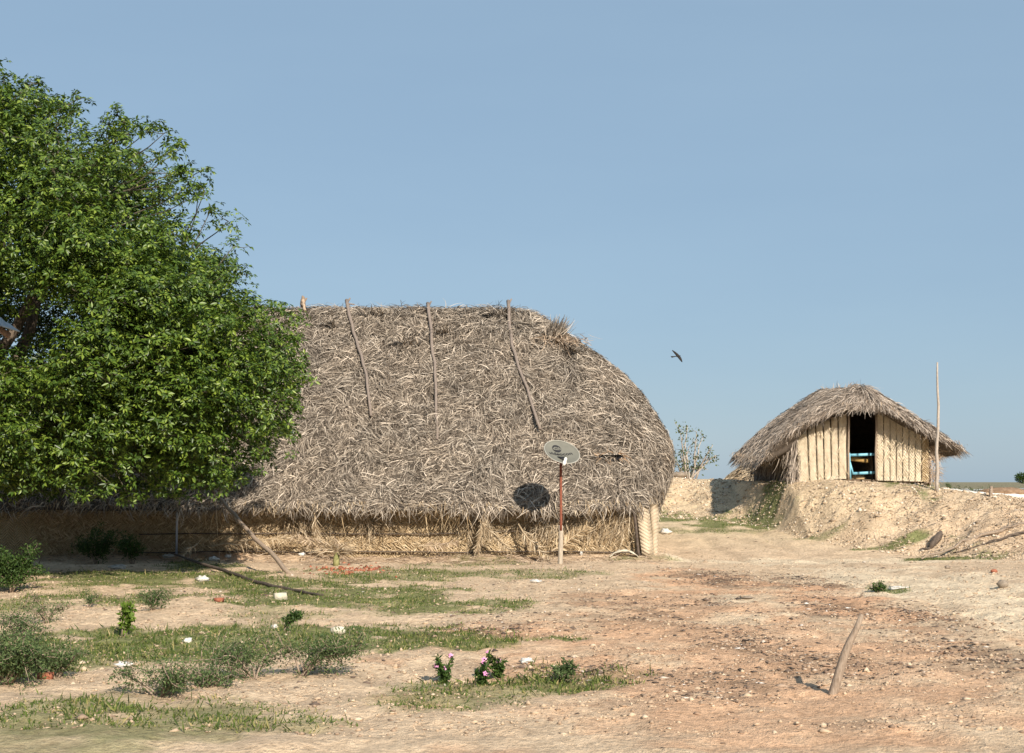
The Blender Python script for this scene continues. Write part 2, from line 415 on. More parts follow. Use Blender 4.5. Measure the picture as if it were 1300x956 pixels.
def chips(x, y, size, mat, name, label, cat, kind='stuff', flat=.5, lift=.3):
    n = len(x); z = Hgt(x, y)
    base = np.array([[1, 0, 0], [.2, .9, .1], [-.9, .3, 0], [-.4, -.8, .1], [.5, -.7, 0], [.1, .1, 1], [0, 0, -1]], float)
    V = base[None] * (1 + rng.normal(0, .28, (n, 7, 3)))
    V = V * size[:, None, None] * np.stack([rng.uniform(.7, 1.6, n), rng.uniform(.6, 1.1, n), rng.uniform(.3, .9, n) * flat * 2], -1)[:, None]
    a = rng.uniform(0, 6.28, n); c, s = np.cos(a)[:, None], np.sin(a)[:, None]
    V = np.stack([V[..., 0] * c - V[..., 1] * s, V[..., 0] * s + V[..., 1] * c, V[..., 2]], -1)
    V = V + np.stack([x, y, z + size * lift * flat], -1)[:, None]
    f = np.array([[0, 1, 5], [1, 2, 5], [2, 3, 5], [3, 4, 5], [4, 0, 5], [1, 0, 6], [2, 1, 6], [3, 2, 6], [4, 3, 6], [0, 4, 6]])
    F = (f[None] + (np.arange(n) * 7)[:, None, None]).reshape(-1, 3)
    o = mesh(name, V.reshape(-1, 3), F, mat); return tag(o, label, cat, kind=kind)

def debris():
    xs, ys = [], []
    for (x0, x1, y0, y1, n) in [(955, 1085, 728, 748, 420), (1000, 1080, 745, 775, 260), (850, 960, 722, 742, 300), (880, 990, 790, 835, 130), (700, 870, 745, 790, 260),
                                (560, 720, 775, 800, 140), (640, 800, 835, 866, 160), (1120, 1220, 760, 800, 120), (1150, 1300, 800, 866, 300), (820, 1000, 840, 866, 120),
                                (950, 1060, 770, 800, 120), (1180, 1260, 760, 830, 140), (380, 520, 700, 712, 120), (520, 800, 712, 725, 100), (1060, 1250, 830, 866, 150), (0, 500, 700, 866, 520), (500, 1300, 715, 900, 900)]:
        cx, cy, rx, ry, _ = patch(x0, x1, y0, y1)
        a = rng.normal(0, .5, (n, 2)); xs.append(cx + a[:, 0] * rx); ys.append(cy + a[:, 1] * ry)
    for q in DARK:
        n = int(650 * min(q[4] + .3, 1)); a = rng.normal(0, .5, (n, 2)); xs.append(q[0] + a[:, 0] * q[2]); ys.append(q[1] + a[:, 1] * q[3])
    n = 5500; x = rng.uniform(-11, 13, n); y = rng.uniform(12, 44, n); k = vnoise(x * .9, y * .9, 77) > -.05
    x = np.concatenate(xs + [x[k]]); y = np.concatenate(ys + [y[k]])
    s = rng.lognormal(math.log(.017), .5, len(x)).clip(.008, .05)
    chips(x, y, s, M_clod, 'loose_debris', 'scattered stones, leaf litter and dark clods over the open ground', 'debris', flat=.24)
    n = 42000; y = rng.uniform(11, 36, n); x = rng.uniform(-.42, .42, n) * y; k = fbm(x * 1.1, y * 1.4, 66, 3) > -.12; x, y = x[k], y[k]
    chips(x, y, rng.lognormal(math.log(.012), .5, len(x)).clip(.006, .04), M_soilclod, 'soil_clods', 'small crumbs and clods of the same dry earth across the yard', 'earth clods', flat=.4)
    n = 60000; x = rng.uniform(2.5, 17, n); y = rng.uniform(33, 51, n)
    toe = np.interp(x, TX, TOE); top = np.interp(x, TX, TOP); t = (y - toe) / (top - toe)
    k = (t > -.12) & (t < 1.02) & (fbm(x * 1.2, y * 1.2, 88, 3) > -.25); x, y = x[k], y[k]
    s = rng.lognormal(math.log(.019), .55, len(x)).clip(.008, .08)
    chips(x, y, s, M_sandclod, 'bank_rubble', 'pale crumbly clods and gravel on the face of the earth bank', 'rubble', flat=.5)
    # dry stalks lying on the bank to the right
    n = 6500; x = rng.uniform(8.5, 16, n); y = rng.uniform(32, 43, n)
    toe = np.interp(x, TX, TOE); top = np.interp(x, TX, TOP); t = (y - toe) / (top - toe)
    k = (t > -.05) & (t < .98) & (rng.random(n) < np.clip((x - 8) / 5, .12, 1) * .55); x, y = x[k], y[k]; n = len(x)
    P = np.stack([x, y, Hgt(x, y) + .01], -1); D = np.stack([rng.normal(-.5, .5, n), rng.normal(-.5, .4, n), rng.normal(-.1, .35, n)], -1)
    V, F = ribbons(P, D, unit(np.tile([[0, -.5, .85]], (n, 1))), rng.uniform(.12, .6, n), rng.uniform(.008, .022, n), rng.normal(0, .3, n), rng.uniform(0, .06, n), rng.uniform(0, .08, n), rng.uniform(-1, 1, n))
    tag(mesh('dry_brush', V, F, M_thatch2), 'dead stalks and straw strewn over the earth bank', 'dry brush', kind='stuff')
    # dry litter along the foot of the long hut wall
    n = 1500; x = rng.uniform(-11, 3.6, n); y = 33.9 + rng.normal(0, .28, n)
    P = np.stack([x, y, Hgt(x, y) + .005], -1); D = np.stack([rng.normal(0, 1, n), rng.normal(0, .5, n), np.abs(rng.normal(0, .1, n))], -1)
    V, F = ribbons(P, D, unit(np.tile([[0, -.3, .9]], (n, 1))), rng.uniform(.08, .4, n), rng.uniform(.008, .02, n), rng.normal(0, .3, n), rng.uniform(0, .03, n), rng.uniform(0, .03, n), rng.uniform(-1, 1, n))
    tag(mesh('leaf_litter', V, F, M_thatch2), 'dry palm litter along the foot of the long hut wall', 'litter', kind='stuff')
debris()

# ------------------------------------------------------------------ thatch on a surface grid
def thatch(Gd, n, dens_fn=None, spread=.9, L=(.22, .62), W=(.014, .032), lift=.035, push=.01, nseg=3, tipb=.02, curl=.35, roll=.9):
    """Gd [nu, nv, 3] from eave (v=0) to ridge; strips strewn over it, mostly pointing down the slope"""
    nu, nv, _ = Gd.shape
    du = np.diff(Gd, axis=0)[:, :-1]; dv = np.diff(Gd, axis=1)[:-1]
    nr = np.cross(du, dv); ar = np.linalg.norm(nr, axis=-1)
    cen = (Gd[:-1, :-1] + Gd[1:, 1:]) / 2
    w = ar * (dens_fn(cen, nr / (ar[..., None] + 1e-9)) if dens_fn else 1)
    pr = (w / w.sum()).ravel(); idx = rng.choice(len(pr), n, p=pr); i, j = np.divmod(idx, nv - 1)
    a = rng.random(n)[:, None]; b = rng.random(n)[:, None]
    P = (Gd[i, j] * (1 - a) + Gd[i + 1, j] * a) * (1 - b) + (Gd[i, j + 1] * (1 - a) + Gd[i + 1, j + 1] * a) * b
    N = unit(nr[i, j]); dn = unit(-(Gd[i, j + 1] - Gd[i, j])); ac = np.cross(N, dn)
    # whole bundles share a lean, so the strips read as swirls and clumps
    bx = P[:, 0] * 1.6; by = (P[:, 2] + P[:, 1]) * 1.3
    ang = rng.normal(0, spread * .62, n) + 3.2 * spread * vnoise(bx, by, 3) + 1.4 * spread * vnoise(bx * 3, by * 3, 4)
    D = dn * np.cos(ang)[:, None] + ac * np.sin(ang)[:, None]
    P = P + N * (push + np.abs(rng.normal(0, .02, n)))[:, None] + N * (.05 * vnoise(bx * 1.5, by * 2.5, 9))[:, None]
    return ribbons(P, D, N, rng.uniform(*L, n), rng.uniform(*W, n), rng.normal(0, curl, n), np.abs(rng.normal(0, lift, n)), np.abs(rng.normal(0, tipb, n)), rng.uniform(-roll, roll, n), nseg)

def grid_faces(nu, nv, closed):
    i = np.arange(nu if closed else nu - 1)[:, None]; i2 = (i + 1) % nu; j = np.arange(nv - 1)[None]
    return np.stack([i * nv + j, i2 * nv + j, i2 * nv + j + 1, i * nv + j + 1], -1).reshape(-1, 4)

def fringe(E, n, out, L=(.2, .55), spreadv=.35, W=(.014, .032), seedless=True):
    """hanging strips along closed eave line E [m,3]; out = unit outward [m,3]"""
    m = len(E); seg = np.linalg.norm(np.diff(np.vstack([E, E[:1]]), axis=0), axis=1)
    i = rng.choice(m, n, p=seg / seg.sum()); t = rng.random(n)[:, None]
    P = E[i] * (1 - t) + E[(i + 1) % m] * t; O = out[i]; T = unit(E[(i + 1) % m] - E[i])
    clump = vnoise(P[:, 0] * 3.1, P[:, 1] * 3.1, 14) + .5
    P = P + O * rng.normal(-.05, .09, n)[:, None]; P[:, 2] += rng.uniform(0, .2, n)
    D = np.stack([np.zeros(n)] * 2 + [-np.ones(n)], -1) + T * rng.normal(0, spreadv, n)[:, None] + O * rng.normal(.22, .22, n)[:, None]
    return ribbons(P, D, O, rng.uniform(*L, n) * (.6 + .8 * clump), rng.uniform(*W, n), rng.normal(0, .2, n), rng.normal(.02, .03, n), rng.normal(0, .04, n), rng.uniform(-1, 1, n), 3)

# ------------------------------------------------------------------ long thatched hut
YC = 38.8; XR = -1.0; XL = -9.6
ZT = np.array([1.22, 1.6, 2.15, 2.95, 3.78, 4.53, 5.22, 5.72, 6.27, 6.55, 6.66])
DT = np.array([5.0, 4.72, 4.30, 3.62, 2.9, 2.24, 1.58, 1.08, .52, .20, .03])
XT = np.array([3.66, 3.88, 4.15, 4.18, 3.76, 3.23, 2.40, 1.62, .98, .35, -.5])
def long_roof_grid(nu=420, nv=60):
    s = np.linspace(0, 1, len(ZT)); v = np.linspace(0, 1, nv)
    z = np.interp(v, s, ZT); D = np.interp(v, s, DT); xe = np.interp(v, s, XT)
    z = np.convolve(np.pad(z, 2, 'edge'), np.ones(5) / 5, 'valid'); D = np.convolve(np.pad(D, 2, 'edge'), np.ones(5) / 5, 'valid'); xe = np.convolve(np.pad(xe, 2, 'edge'), np.ones(5) / 5, 'valid')
    u = np.linspace(0, 1, nu, endpoint=False); q = 2 / np.interp(v, [0, .15, .4, 1], [5.5, 4.2, 3.0, 2.4])
    # perimeter param: front straight .34, right end .16, back .34, left end .16 (anticlockwise from above)
    P = np.zeros((nu, nv, 3))
    for k, uu in enumerate(u):
        if uu < .34: t = uu / .34; x = XL + (XR - XL) * t + 0 * z; y = YC - D
        elif uu < .5: th = (uu - .34) / .16 * math.pi - math.pi / 2; x = XR + (xe - XR) * max(math.cos(th), 0) ** q; y = YC + D * np.sign(math.sin(th)) * abs(math.sin(th)) ** q
        elif uu < .84: t = (uu - .5) / .34; x = XR + (XL - XR) * t + 0 * z; y = YC + D
        else: th = (uu - .84) / .16 * math.pi + math.pi / 2; x = XL - (xe - XR) * abs(math.cos(th)) ** q * .8; y = YC + D * np.sign(math.sin(th)) * abs(math.sin(th)) ** q
        P[k, :, 0] = x; P[k, :, 1] = y; P[k, :, 2] = z
    bumpy = .10 * fbm(P[..., 0] * .8, (P[..., 1] + P[..., 2]) * .8, 33, 3)
    fade = np.clip(np.linspace(0, 1, nv) * 8, 0, 1)[None]
    P[..., 2] += bumpy * fade + .05 * fbm(P[..., 0] * .5, P[..., 1] * .2, 36, 2)
    P[..., 1] -= bumpy * np.sign(YC - P[..., 1]) * .6 * fade
    rt = sstep((P[:, 0, 0] - 3.1) / .8) * .40; P[:, 0, 2] += rt; P[:, 1, 2] += rt * .7; P[:, 2, 2] += rt * .4
    P[:, 0, 2] += .07 * fbm(P[:, 0, 0] * .9, P[:, 0, 1] * .9, 35, 2)
    return P

def roof_at(Gd, x, z):
    """point on the front slope at that x and height"""
    f = Gd[(Gd[..., 1].mean(1) < YC)]
    d = (f[..., 0] - x) ** 2 + (f[..., 2] - z) ** 2; k = np.unravel_index(d.argmin(), d.shape); return f[k].copy()

M_rpole = noise_mat('old roof pole', (.13, .10, .085), (.30, .25, .21), 14, .006, stretch=(5, 5, 1))
def long_hut():
    root = empty('thatched_hut', (-4, 38.8, .12), 'long low hut with a huge rounded grey palm thatch roof and woven mat walls', 'hut')
    Gd = long_roof_grid(); nu, nv, _ = Gd.shape
    closedG = np.concatenate([Gd, Gd[:1]], 0)
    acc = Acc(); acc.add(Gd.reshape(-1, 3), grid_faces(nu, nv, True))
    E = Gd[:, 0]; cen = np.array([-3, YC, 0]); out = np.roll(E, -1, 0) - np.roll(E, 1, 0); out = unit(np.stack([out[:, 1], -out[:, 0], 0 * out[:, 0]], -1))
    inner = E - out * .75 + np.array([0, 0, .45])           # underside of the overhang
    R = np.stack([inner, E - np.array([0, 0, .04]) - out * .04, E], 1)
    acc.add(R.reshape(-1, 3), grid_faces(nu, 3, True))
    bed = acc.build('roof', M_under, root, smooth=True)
    def dens(c, n):
        f = np.where(n[..., 1] < .15, 1.0, .16); f = f * np.where(c[..., 0] < -8.0, .45, 1); return f
    V, F = thatch(closedG, 105000, dens, spread=1.15, L=(.18, .52), W=(.011, .025), lift=.045, roll=1.1, curl=.28)
    mesh('thatch_cover', V, F, M_thatch, bed)
    # ridge wrap: strips lying along and over the ridge
    n = 3600; x = rng.uniform(-9, .6, n); zz = np.interp(x, [-9, -1, 0, .6], [6.66, 6.66, 6.6, 6.45]); off = rng.normal(0, .22, n)
    P = np.stack([x, YC + off, zz - np.abs(off) * .75 + .03], -1); N = unit(np.stack([0 * x, off, np.full(n, .35)], -1))
    D = np.stack([rng.normal(0, 1, n), np.sign(off) * np.abs(rng.normal(0, .5, n)), -np.abs(rng.normal(0, .25, n))], -1)
    V, F = ribbons(P, D, N, rng.uniform(.2, .6, n), rng.uniform(.014, .03, n), rng.normal(0, .3, n), np.abs(rng.normal(0, .04, n)), np.abs(rng.normal(0, .015, n)), rng.uniform(-.8, .8, n))
    mesh('ridge_cover', V, F, M_thatch, bed)
    V, F = fringe(E, 3600, out, L=(.06, .26)); mesh('eave_fringe', V, F, M_fringe, bed)
    # long stray strands that hang lower in front of the wall
    k = (E[:, 1] < YC - 3) & (E[:, 0] > -9); Ef = E[k]; n = 330; i = rng.integers(0, len(Ef), n)
    P = Ef[i] + np.stack([rng.normal(0, .1, n), rng.normal(.1, .1, n), rng.uniform(-.05, .15, n)], -1)
    kk = vnoise(P[:, 0] * 1.7, P[:, 0] * 0 + 3, 99) > -.02; P = P[kk]; n = len(P)
    D = np.stack([rng.normal(0, .3, n), rng.normal(.1, .12, n), -np.ones(n)], -1)
    V, F = ribbons(P, D, np.tile([[0., -1, 0]], (n, 1)), rng.uniform(.25, .75, n), rng.uniform(.012, .024, n), rng.normal(0, .15, n), rng.normal(0, .02, n), 0 * P[:, 0], rng.uniform(-1, 1, n), 4)
    mesh('hanging_straw', V, F, M_straw, bed)
    # ---- walls
    def wallbox(x0, x1, y0, y1, z0, z1, name, mat):
        nx = max(2, int(max(x1 - x0, y1 - y0) / .15)); nz = 10
        long_x = (x1 - x0) > (y1 - y0); L = np.linspace(0, 1, nx); Zs = np.linspace(z0, z1, nz); Vs = []
        for sgn in (0, 1):
            A, B = np.meshgrid(L, Zs, indexing='ij')
            if long_x: x = x0 + (x1 - x0) * A; y = (y0, y1)[sgn] + .05 * fbm(x * 1.4, B * 1.4, 44, 3)
            else: y = y0 + (y1 - y0) * A; x = (x0, x1)[sgn] + .05 * fbm(y * 1.4, B * 1.4, 45, 3)
            Vs.append(np.stack([x, y, B], -1).reshape(-1, 3))
        f = grid_faces(nx, nz, False); o = nx * nz
        bt = np.array([[a * nz, (a + 1) * nz, (a + 1) * nz + o, a * nz + o] for a in range(nx - 1)])
        tp = bt + nz - 1; e1 = np.array([[b, b + 1, b + 1 + o, b + o] for b in range(nz - 1)]); e2 = e1 + (nx - 1) * nz
        return mesh(name, np.concatenate(Vs), np.concatenate([f, f[:, ::-1] + o, bt, tp, e1, e2]), mat, root)
    wl = wallbox(-13.2, 3.2, 34.5, 34.58, .0, 1.5, 'wall', M_mat)
    wallbox(3.3, 3.38, 34.62, 43.0, 0, 1.5, 'wall', M_mat); wallbox(-13.2, 3.2, 43.0, 43.08, 0, 1.5, 'wall', M_mat); wallbox(-13.3, -13.22, 34.62, 42.9, 0, 1.5, 'wall', M_mat)
    # straw strips of the weave on the front wall
    n = 9500; x = rng.uniform(-11.5, 3.15, n); z = rng.uniform(.24, 1.5, n); s = rng.choice([-1, 1], n)
    row = np.floor(z / .16); s = np.where(row % 2 == 0, 1, -1) * np.where(rng.random(n) < .15, -1, 1)
    P = np.stack([x, np.full(n, 34.47) + .05 * fbm(x * 1.4, z * 1.4, 44, 3), z], -1)
    D = np.stack([s * rng.uniform(.4, 1.1, n), 0 * x, -rng.uniform(.3, 1, n)], -1)
    V, F = ribbons(P, D, np.tile([[0., -1, 0]], (n, 1)), rng.uniform(.07, .26, n), rng.uniform(.012, .032, n), rng.normal(0, .15, n), np.abs(rng.normal(0, .012, n)), np.abs(rng.normal(0, .02, n)), rng.uniform(-.5, .5, n), 2)
    mesh('weave', V, F, M_straw, wl)
    # mended bundles of leaf on the wall
    for cx, w, n in ((.9, .8, 260), (1.9, .7, 200), (2.7, .35, 90), (-.9, .45, 130), (-3.4, .4, 90), (-5.2, .5, 110)):
        ax = rng.normal(cx, w * .5, n); az = rng.uniform(.75, 1.25, n)
        P = np.stack([ax, np.full(n, 34.42), az], -1); D = np.stack([np.sign(cx - .5) * rng.uniform(-.2, 1.0, n) * -1, rng.normal(-.05, .08, n), -rng.uniform(.4, 1, n)], -1)
        V, F = ribbons(P, D, np.tile([[0., -1, 0]], (n, 1)), rng.uniform(.2, .6, n), rng.uniform(.012, .028, n), rng.normal(0, .3, n), np.abs(rng.normal(.02, .03, n)), np.abs(rng.normal(0, .04, n)), rng.uniform(-1, 1, n), 3)
        mesh('leaf_bundle', V, F, M_fringe, wl)
    # rails of tied sticks
    for z, a, b in ((.22, -9.5, 3.1), (.66, -9, -1.2), (.7, -.6, 1.4)):
        ac = Acc(); xs = np.linspace(a, b, 40); pts = np.stack([xs, 34.40 + .02 * fbm(xs, xs * 0, 5, 2), z + .05 * fbm(xs * .8, xs * 0 + z, 6, 3)], -1)
        addtube(ac, pts, .016, 6); ac.build('wall_rail', M_dstick, root)
    # leaning corner panels of woven mat
    for (p0, p1, q0, q1, Y0) in (((807, 642), (824, 645), (815, 704), (831, 710), 34.25), ((825, 640), (836, 640), (829, 712), (835, 714), 34.32)):
        a, b = at(*p0, Y0 + .1), at(*p1, Y0 + .1); c, d = at(*q0, Y0 - .1), at(*q1, Y0 - .1)
        ac = Acc(); nn = 8; V = []
        for dy in (0, .045):
            for k in range(nn + 1):
                t = k / nn; l = a * (1 - t) + c * t; r = b * (1 - t) + d * t; bow = .03 * math.sin(t * 3.1)
                V += [l + [0, dy - bow, 0], (l + r) / 2 + [0, dy - bow - .04, 0], r + [0, dy - bow, 0]]
        V = np.array(V); o = 3 * (nn + 1); Fq = []
        for k in range(nn):
            for m_ in range(2):
                i = k * 3 + m_; Fq += [[i, i + 1, i + 4, i + 3], [i + o, i + 3 + o, i + 4 + o, i + 1 + o]]
            for e in (0, 2): i = k * 3 + e; Fq.append([i, i + 3, i + 3 + o, i + o])
        for k in (0, nn):
            for m_ in range(2): i = k * 3 + m_; Fq.append([i, i + 1, i + 1 + o, i + o])
        mesh('corner_panel', V, np.array(Fq), M_mat3, root)
    ac = Acc(); addtube(ac, bent(at(804, 645, 34.2), at(812, 708, 34.2), 8, .01), .035, 7); ac.build('corner_post', M_dstick, root)
    # ---- ridge poles laid on the thatch (forked tops poke above the ridge)
    poles = [[(385, 381), (387, 396)], [(440, 381), (443, 396), (450, 425), (458, 450), (466, 480), (471, 528)],
             [(543, 385), (545, 400), (549, 440), (552, 470), (554, 520), (555, 558)],
             [(645, 382), (646, 410), (650, 440), (662, 475), (676, 515), (686, 545)]]
    for pi, pl in enumerate(poles):
        pts = []
        for (px, py) in pl:
            best = None
            if py > 393:
                for Y in np.linspace(34.2, 39.0, 120):
                    p = at(px, py, Y); g = roof_at(Gd, p[0], p[2])
                    if p[1] >= g[1] - .2: best = p; break
            pts.append(best if best is not None else at(px, py, YC - .12))
        pts = np.array(pts); ac = Acc()
        t = np.linspace(0, len(pts) - 1, 14); pp = np.stack([np.interp(t, range(len(pts)), pts[:, k]) for k in range(3)], -1); pp[1:-1] += rng.normal(0, .012, (12, 3))
        addtube(ac, pp, np.linspace(.05, .035, 14), 7)
        top = pts[0]
        addtube(ac, bent(top + [.0, 0, -.10], top + [.10, 0, .06], 4, .005), [.035, .03, .025, .02], 6)
        if pi == 0: addtube(ac, bent(top + [.0, 0, -.2], top + [-.03, 0, .12], 5, .02), [.07, .08, .06, .05, .02], 7)
        if pi == 1: addtube(ac, bent(top + [.0, 0, -.1], top + [.22, 0, -.12], 4, .005), .02, 6)
        ac.build('roof_pole', M_rpole if pi else M_thatch2, root)
    # rough slits where layers of leaf lift, near the ridge
    n = 420
    for cx, cy, w in ((480, 398, 34), (418, 413, 12), (520, 440, 26), (560, 425, 14), (625, 398, 16), (350, 430, 12), (728, 450, 14)):
        xx = rng.normal(cx, w * .45, 60); pts = np.array([roof_at(Gd, *at(a, cy + rng.normal(0, 1.2), 37.6)[[0, 2]]) for a in xx])
        P = pts + [0, -.08, .06]; nn = len(P)
        D = np.stack([rng.normal(0, .5, nn), np.full(nn, -.6), rng.normal(.35, .2, nn)], -1)
        V, F = ribbons(P, D, unit(np.tile([[0., -.7, .7]], (nn, 1))), rng.uniform(.15, .38, nn), rng.uniform(.02, .04, nn), rng.normal(0, .4, nn), rng.uniform(0, .05, nn), rng.uniform(0, .08, nn), rng.uniform(-.5, .5, nn), 3)
        mesh('lifted_leaf', V, F, M_thatch, bed)
    # tuft of leaf standing up at the right end of the ridge
    b0 = at(704, 428, 37.7); n = 230
    P = b0 + rng.normal(0, .09, (n, 3)) * [1.4, .6, .7]; D = np.stack([rng.normal(.45, .3, n), rng.normal(0, .25, n), rng.normal(.85, .22, n)], -1)
    V, F = ribbons(P, D, rdir(n), rng.uniform(.3, .62, n), rng.uniform(.016, .034, n), rng.normal(0, .15, n), rng.normal(0, .02, n), rng.normal(0, .03, n), rng.uniform(-1.5, 1.5, n), 4)
    mesh('ridge_tuft', V, F, M_thatch, root)
    P = b0 + [.1, 0, -.05] + rng.normal(0, .16, (n, 3)) * [2, .8, .4]; D = np.stack([rng.normal(.5, .5, n), rng.normal(-.3, .3, n), rng.normal(-.4, .25, n)], -1)
    V, F = ribbons(P, D, rdir(n, 2), rng.uniform(.2, .45, n), rng.uniform(.016, .034, n), rng.normal(0, .25, n), np.abs(rng.normal(0, .03, n)), rng.normal(0, .03, n), rng.uniform(-.6, .6, n), 4)
    mesh('ridge_tuft', V, F, M_thatch2, root)
    # smoke gap: black patch painting the hole's shade, under a lip of brown leaf
    c = roof_at(Gd, *at(776, 579, 35.5)[[0, 2]]); ac = Acc(); th = np.linspace(0, 2 * math.pi, 20, endpoint=False)
    ring = np.stack([.30 * np.cos(th), -.2 + 0 * th, .075 * np.sin(th) + .02 + .03 * np.cos(2 * th)], -1) + c
    deep = np.stack([.2 * np.cos(th), .2 + 0 * th, .05 * np.sin(th)], -1) + c
    ac.add(np.concatenate([ring, deep, [c + [0, .02, 0]]]), np.array([[i, (i + 1) % 20, 20 + (i + 1) % 20, 20 + i] for i in range(20)]))
    ac.T.append(np.array([[i, (i + 1) % 20, 40] for i in range(20)])); ac.build('smoke_gap_shade', M_black, root)
    n = 26; th = rng.uniform(0, 6.28, n); P = c + np.stack([.31 * np.cos(th), np.full(n, -.22), .085 * np.sin(th) + .03], -1)
    D = np.stack([np.cos(th) * .3 + rng.normal(0, .6, n), np.full(n, -.3), np.sin(th) * .25 + rng.normal(0, .15, n)], -1)
    V, F = ribbons(P, D, np.tile([[0., -1, .3]], (n, 1)), rng.uniform(.10, .24, n), rng.uniform(.018, .03, n), rng.normal(0, .3, n), rng.uniform(0, .03, n), 0 * th, rng.uniform(-.8, .8, n))
    mesh('gap_lip', V, F, island_mat('orange brown leaf', [(0, (.22, .13, .07)), (1, (.40, .28, .18))]), root)
    return Gd
Gd1 = long_hut()

# ------------------------------------------------------------------ small hut on the bank
def small_hut():
    root = empty('thatched_hut', (10.6, 45, 1.9), 'small hut on the earth bank with an open dark doorway and pale woven panel front', 'hut')
    ev = [at(970, 586, 42.75), at(980, 570, 42.4), at(1013, 545, 42.3), at(1045, 529, 42.3), at(1075, 518, 42.2), at(1113, 517, 42.2), at(1140, 529, 42.3), at(1180, 553, 42.5),
          at(1218, 571, 42.9), np.array([13.3, 44.6, 2.75]), np.array([13.1, 47.0, 2.7]), np.array([12.0, 48.4, 2.65]), np.array([10.2, 48.7, 2.6]), np.array([8.4, 48.4, 2.6]), at(936, 580, 47.2), at(946, 584, 45.3)]
    rf, rb = at(1095, 491, 43.1), at(1045, 496, 46.2)
    rk = [.12, .06, .02, 0, 0, 0, 0, .02, .08, .45, .8, .96, 1, .98, .88, .5]
    ev = np.array(ev); m = len(ev); rk = np.array(rk)
    nu, nv = 200, 40; u = np.linspace(0, m, nu, endpoint=False); i = u.astype(int); f = (u - i)[:, None]
    # Catmull-Rom round the eave
    def cr(A):
        p0, p1, p2, p3 = A[(i - 1) % m], A[i % m], A[(i + 1) % m], A[(i + 2) % m]
        return .5 * (2 * p1 + (p2 - p0) * f + (2 * p0 - 5 * p1 + 4 * p2 - p3) * f ** 2 + (3 * p1 - p0 - 3 * p2 + p3) * f ** 3)
    E = cr(ev); K = np.clip(cr(rk[:, None] * np.ones((m, 3))), 0, 1)
    Rg = rf + (rb - rf) * K; v = np.linspace(0, 1, nv)[None, :, None]
    out = unit((E - Rg) * [1, 1, 0])
    left = np.clip(-out[:, 0], 0, 1)[:, None, None]; front = np.clip(-out[:, 1], 0, 1)[:, None, None]
    bl = 4 * v * (1 - v) * (.05 + .16 * left + .02 * front)
    Gd = E[:, None] * (1 - v) + Rg[:, None] * v + (out[:, None] * .55 + np.array([0, 0, .75])) * bl
    Gd[..., 2] += .06 * fbm(Gd[..., 0] * 1.5, Gd[..., 1] * 1.5, 52, 3)
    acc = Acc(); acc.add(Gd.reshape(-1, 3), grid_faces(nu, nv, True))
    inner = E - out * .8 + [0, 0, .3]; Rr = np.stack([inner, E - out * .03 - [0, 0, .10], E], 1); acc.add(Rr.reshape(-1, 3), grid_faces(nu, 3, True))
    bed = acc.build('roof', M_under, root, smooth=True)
    cG = np.concatenate([Gd, Gd[:1]], 0)
    V, F = thatch(cG, 30000, lambda c, n: np.where(c[..., 1] > 47.3, .3, 1.0), spread=.5, L=(.2, .5), W=(.013, .026), lift=.03, push=.02, curl=.25, roll=1.2)
    mesh('thatch_cover', V, F, M_thatch2b, bed)
    V, F = fringe(E, 3000, out, L=(.08, .24), spreadv=.35, W=(.010, .022)); mesh('eave_fringe', V, F, M_thatch2b, bed)
    V, F = fringe(E, 1800, out, L=(.08, .2), spreadv=.4); mesh('eave_fringe', V, F, M_thatch2, bed)
    # stray tips at the ridge
    n = 90; t = rng.random(n)[:, None]; P = rf + (rb - rf) * t + rng.normal(0, .05, (n, 3)); D = rdir(n, .8)
    V, F = ribbons(P, D, rdir(n), rng.uniform(.08, .26, n), rng.uniform(.012, .025, n), rng.normal(0, .3, n), 0 * P[:, 0], 0 * P[:, 0], rng.uniform(-1, 1, n)); mesh('ridge_tuft', V, F, M_thatch2, root)
    ac = Acc()
    for a, b in (((1097, 497), (1096, 512)), ((1101, 499), (1102, 512))): ac.add(*box((at(*a, 42.62) + at(*b, 42.45)) / 2, (.09, .03, .38), Matrix.Rotation(-.25, 3, 'X')))
    ac.build('ridge_board', M_paleb, root)
    # front wall panels, each a folded palm frond mat standing upright
    def roofline(px):
        return np.interp(px, [1010, 1015, 1030, 1050, 1075, 1115, 1140, 1165, 1195], [562, 552, 544, 535, 525, 523, 534, 548, 570])
    def wpanel(x0, x1, b0, b1, lean, mat):
        nx, nz = 7, 12; a = np.linspace(0, 1, nx); V = []
        Yp = 43.0 + rng.uniform(-.02, .03)
        for side in (0, .05):
            for k in a:
                px = x0 + (x1 - x0 - .25) * k; bot = b0 + (b1 - b0) * k; tp = roofline(px + lean) - 2
                for j in range(nz):
                    t = j / (nz - 1); p = at(px + lean * t, bot + (tp - bot) * t, Yp)
                    p[1] += side - .018 * math.sin(k * math.pi) + .012 * math.sin(t * 9 + x0); V.append(p)
        V = np.array(V); f = grid_faces(nx, nz, False); o = nx * nz
        e = [[j, j + 1, j + 1 + o, j + o] for j in range(nz - 1)]; e += [[q + (nx - 1) * nz for q in r] for r in e[:nz - 1]]
        bt = [[k * nz, (k + 1) * nz, (k + 1) * nz + o, k * nz + o] for k in range(nx - 1)]; tp = [[q + nz - 1 for q in r] for r in bt]
        w = mesh('wall_panel', V, np.concatenate([f, f[:, ::-1] + o, np.array(e + bt + tp)]), mat, root)
        # leaflets of the fold
        n = 16; k = rng.random(n); t = rng.random(n); P = np.array([at(x0 + (x1 - x0) * kk + lean * tt, (b0 + (b1 - b0) * kk) * (1 - tt) + roofline(x0 + (x1 - x0) * kk + lean) * tt, Yp - .07) for kk, tt in zip(k, t)])
        D = np.stack([np.where(k < .5, -1, 1) * .5, 0 * k - .05, -np.ones(n) * .9], -1)
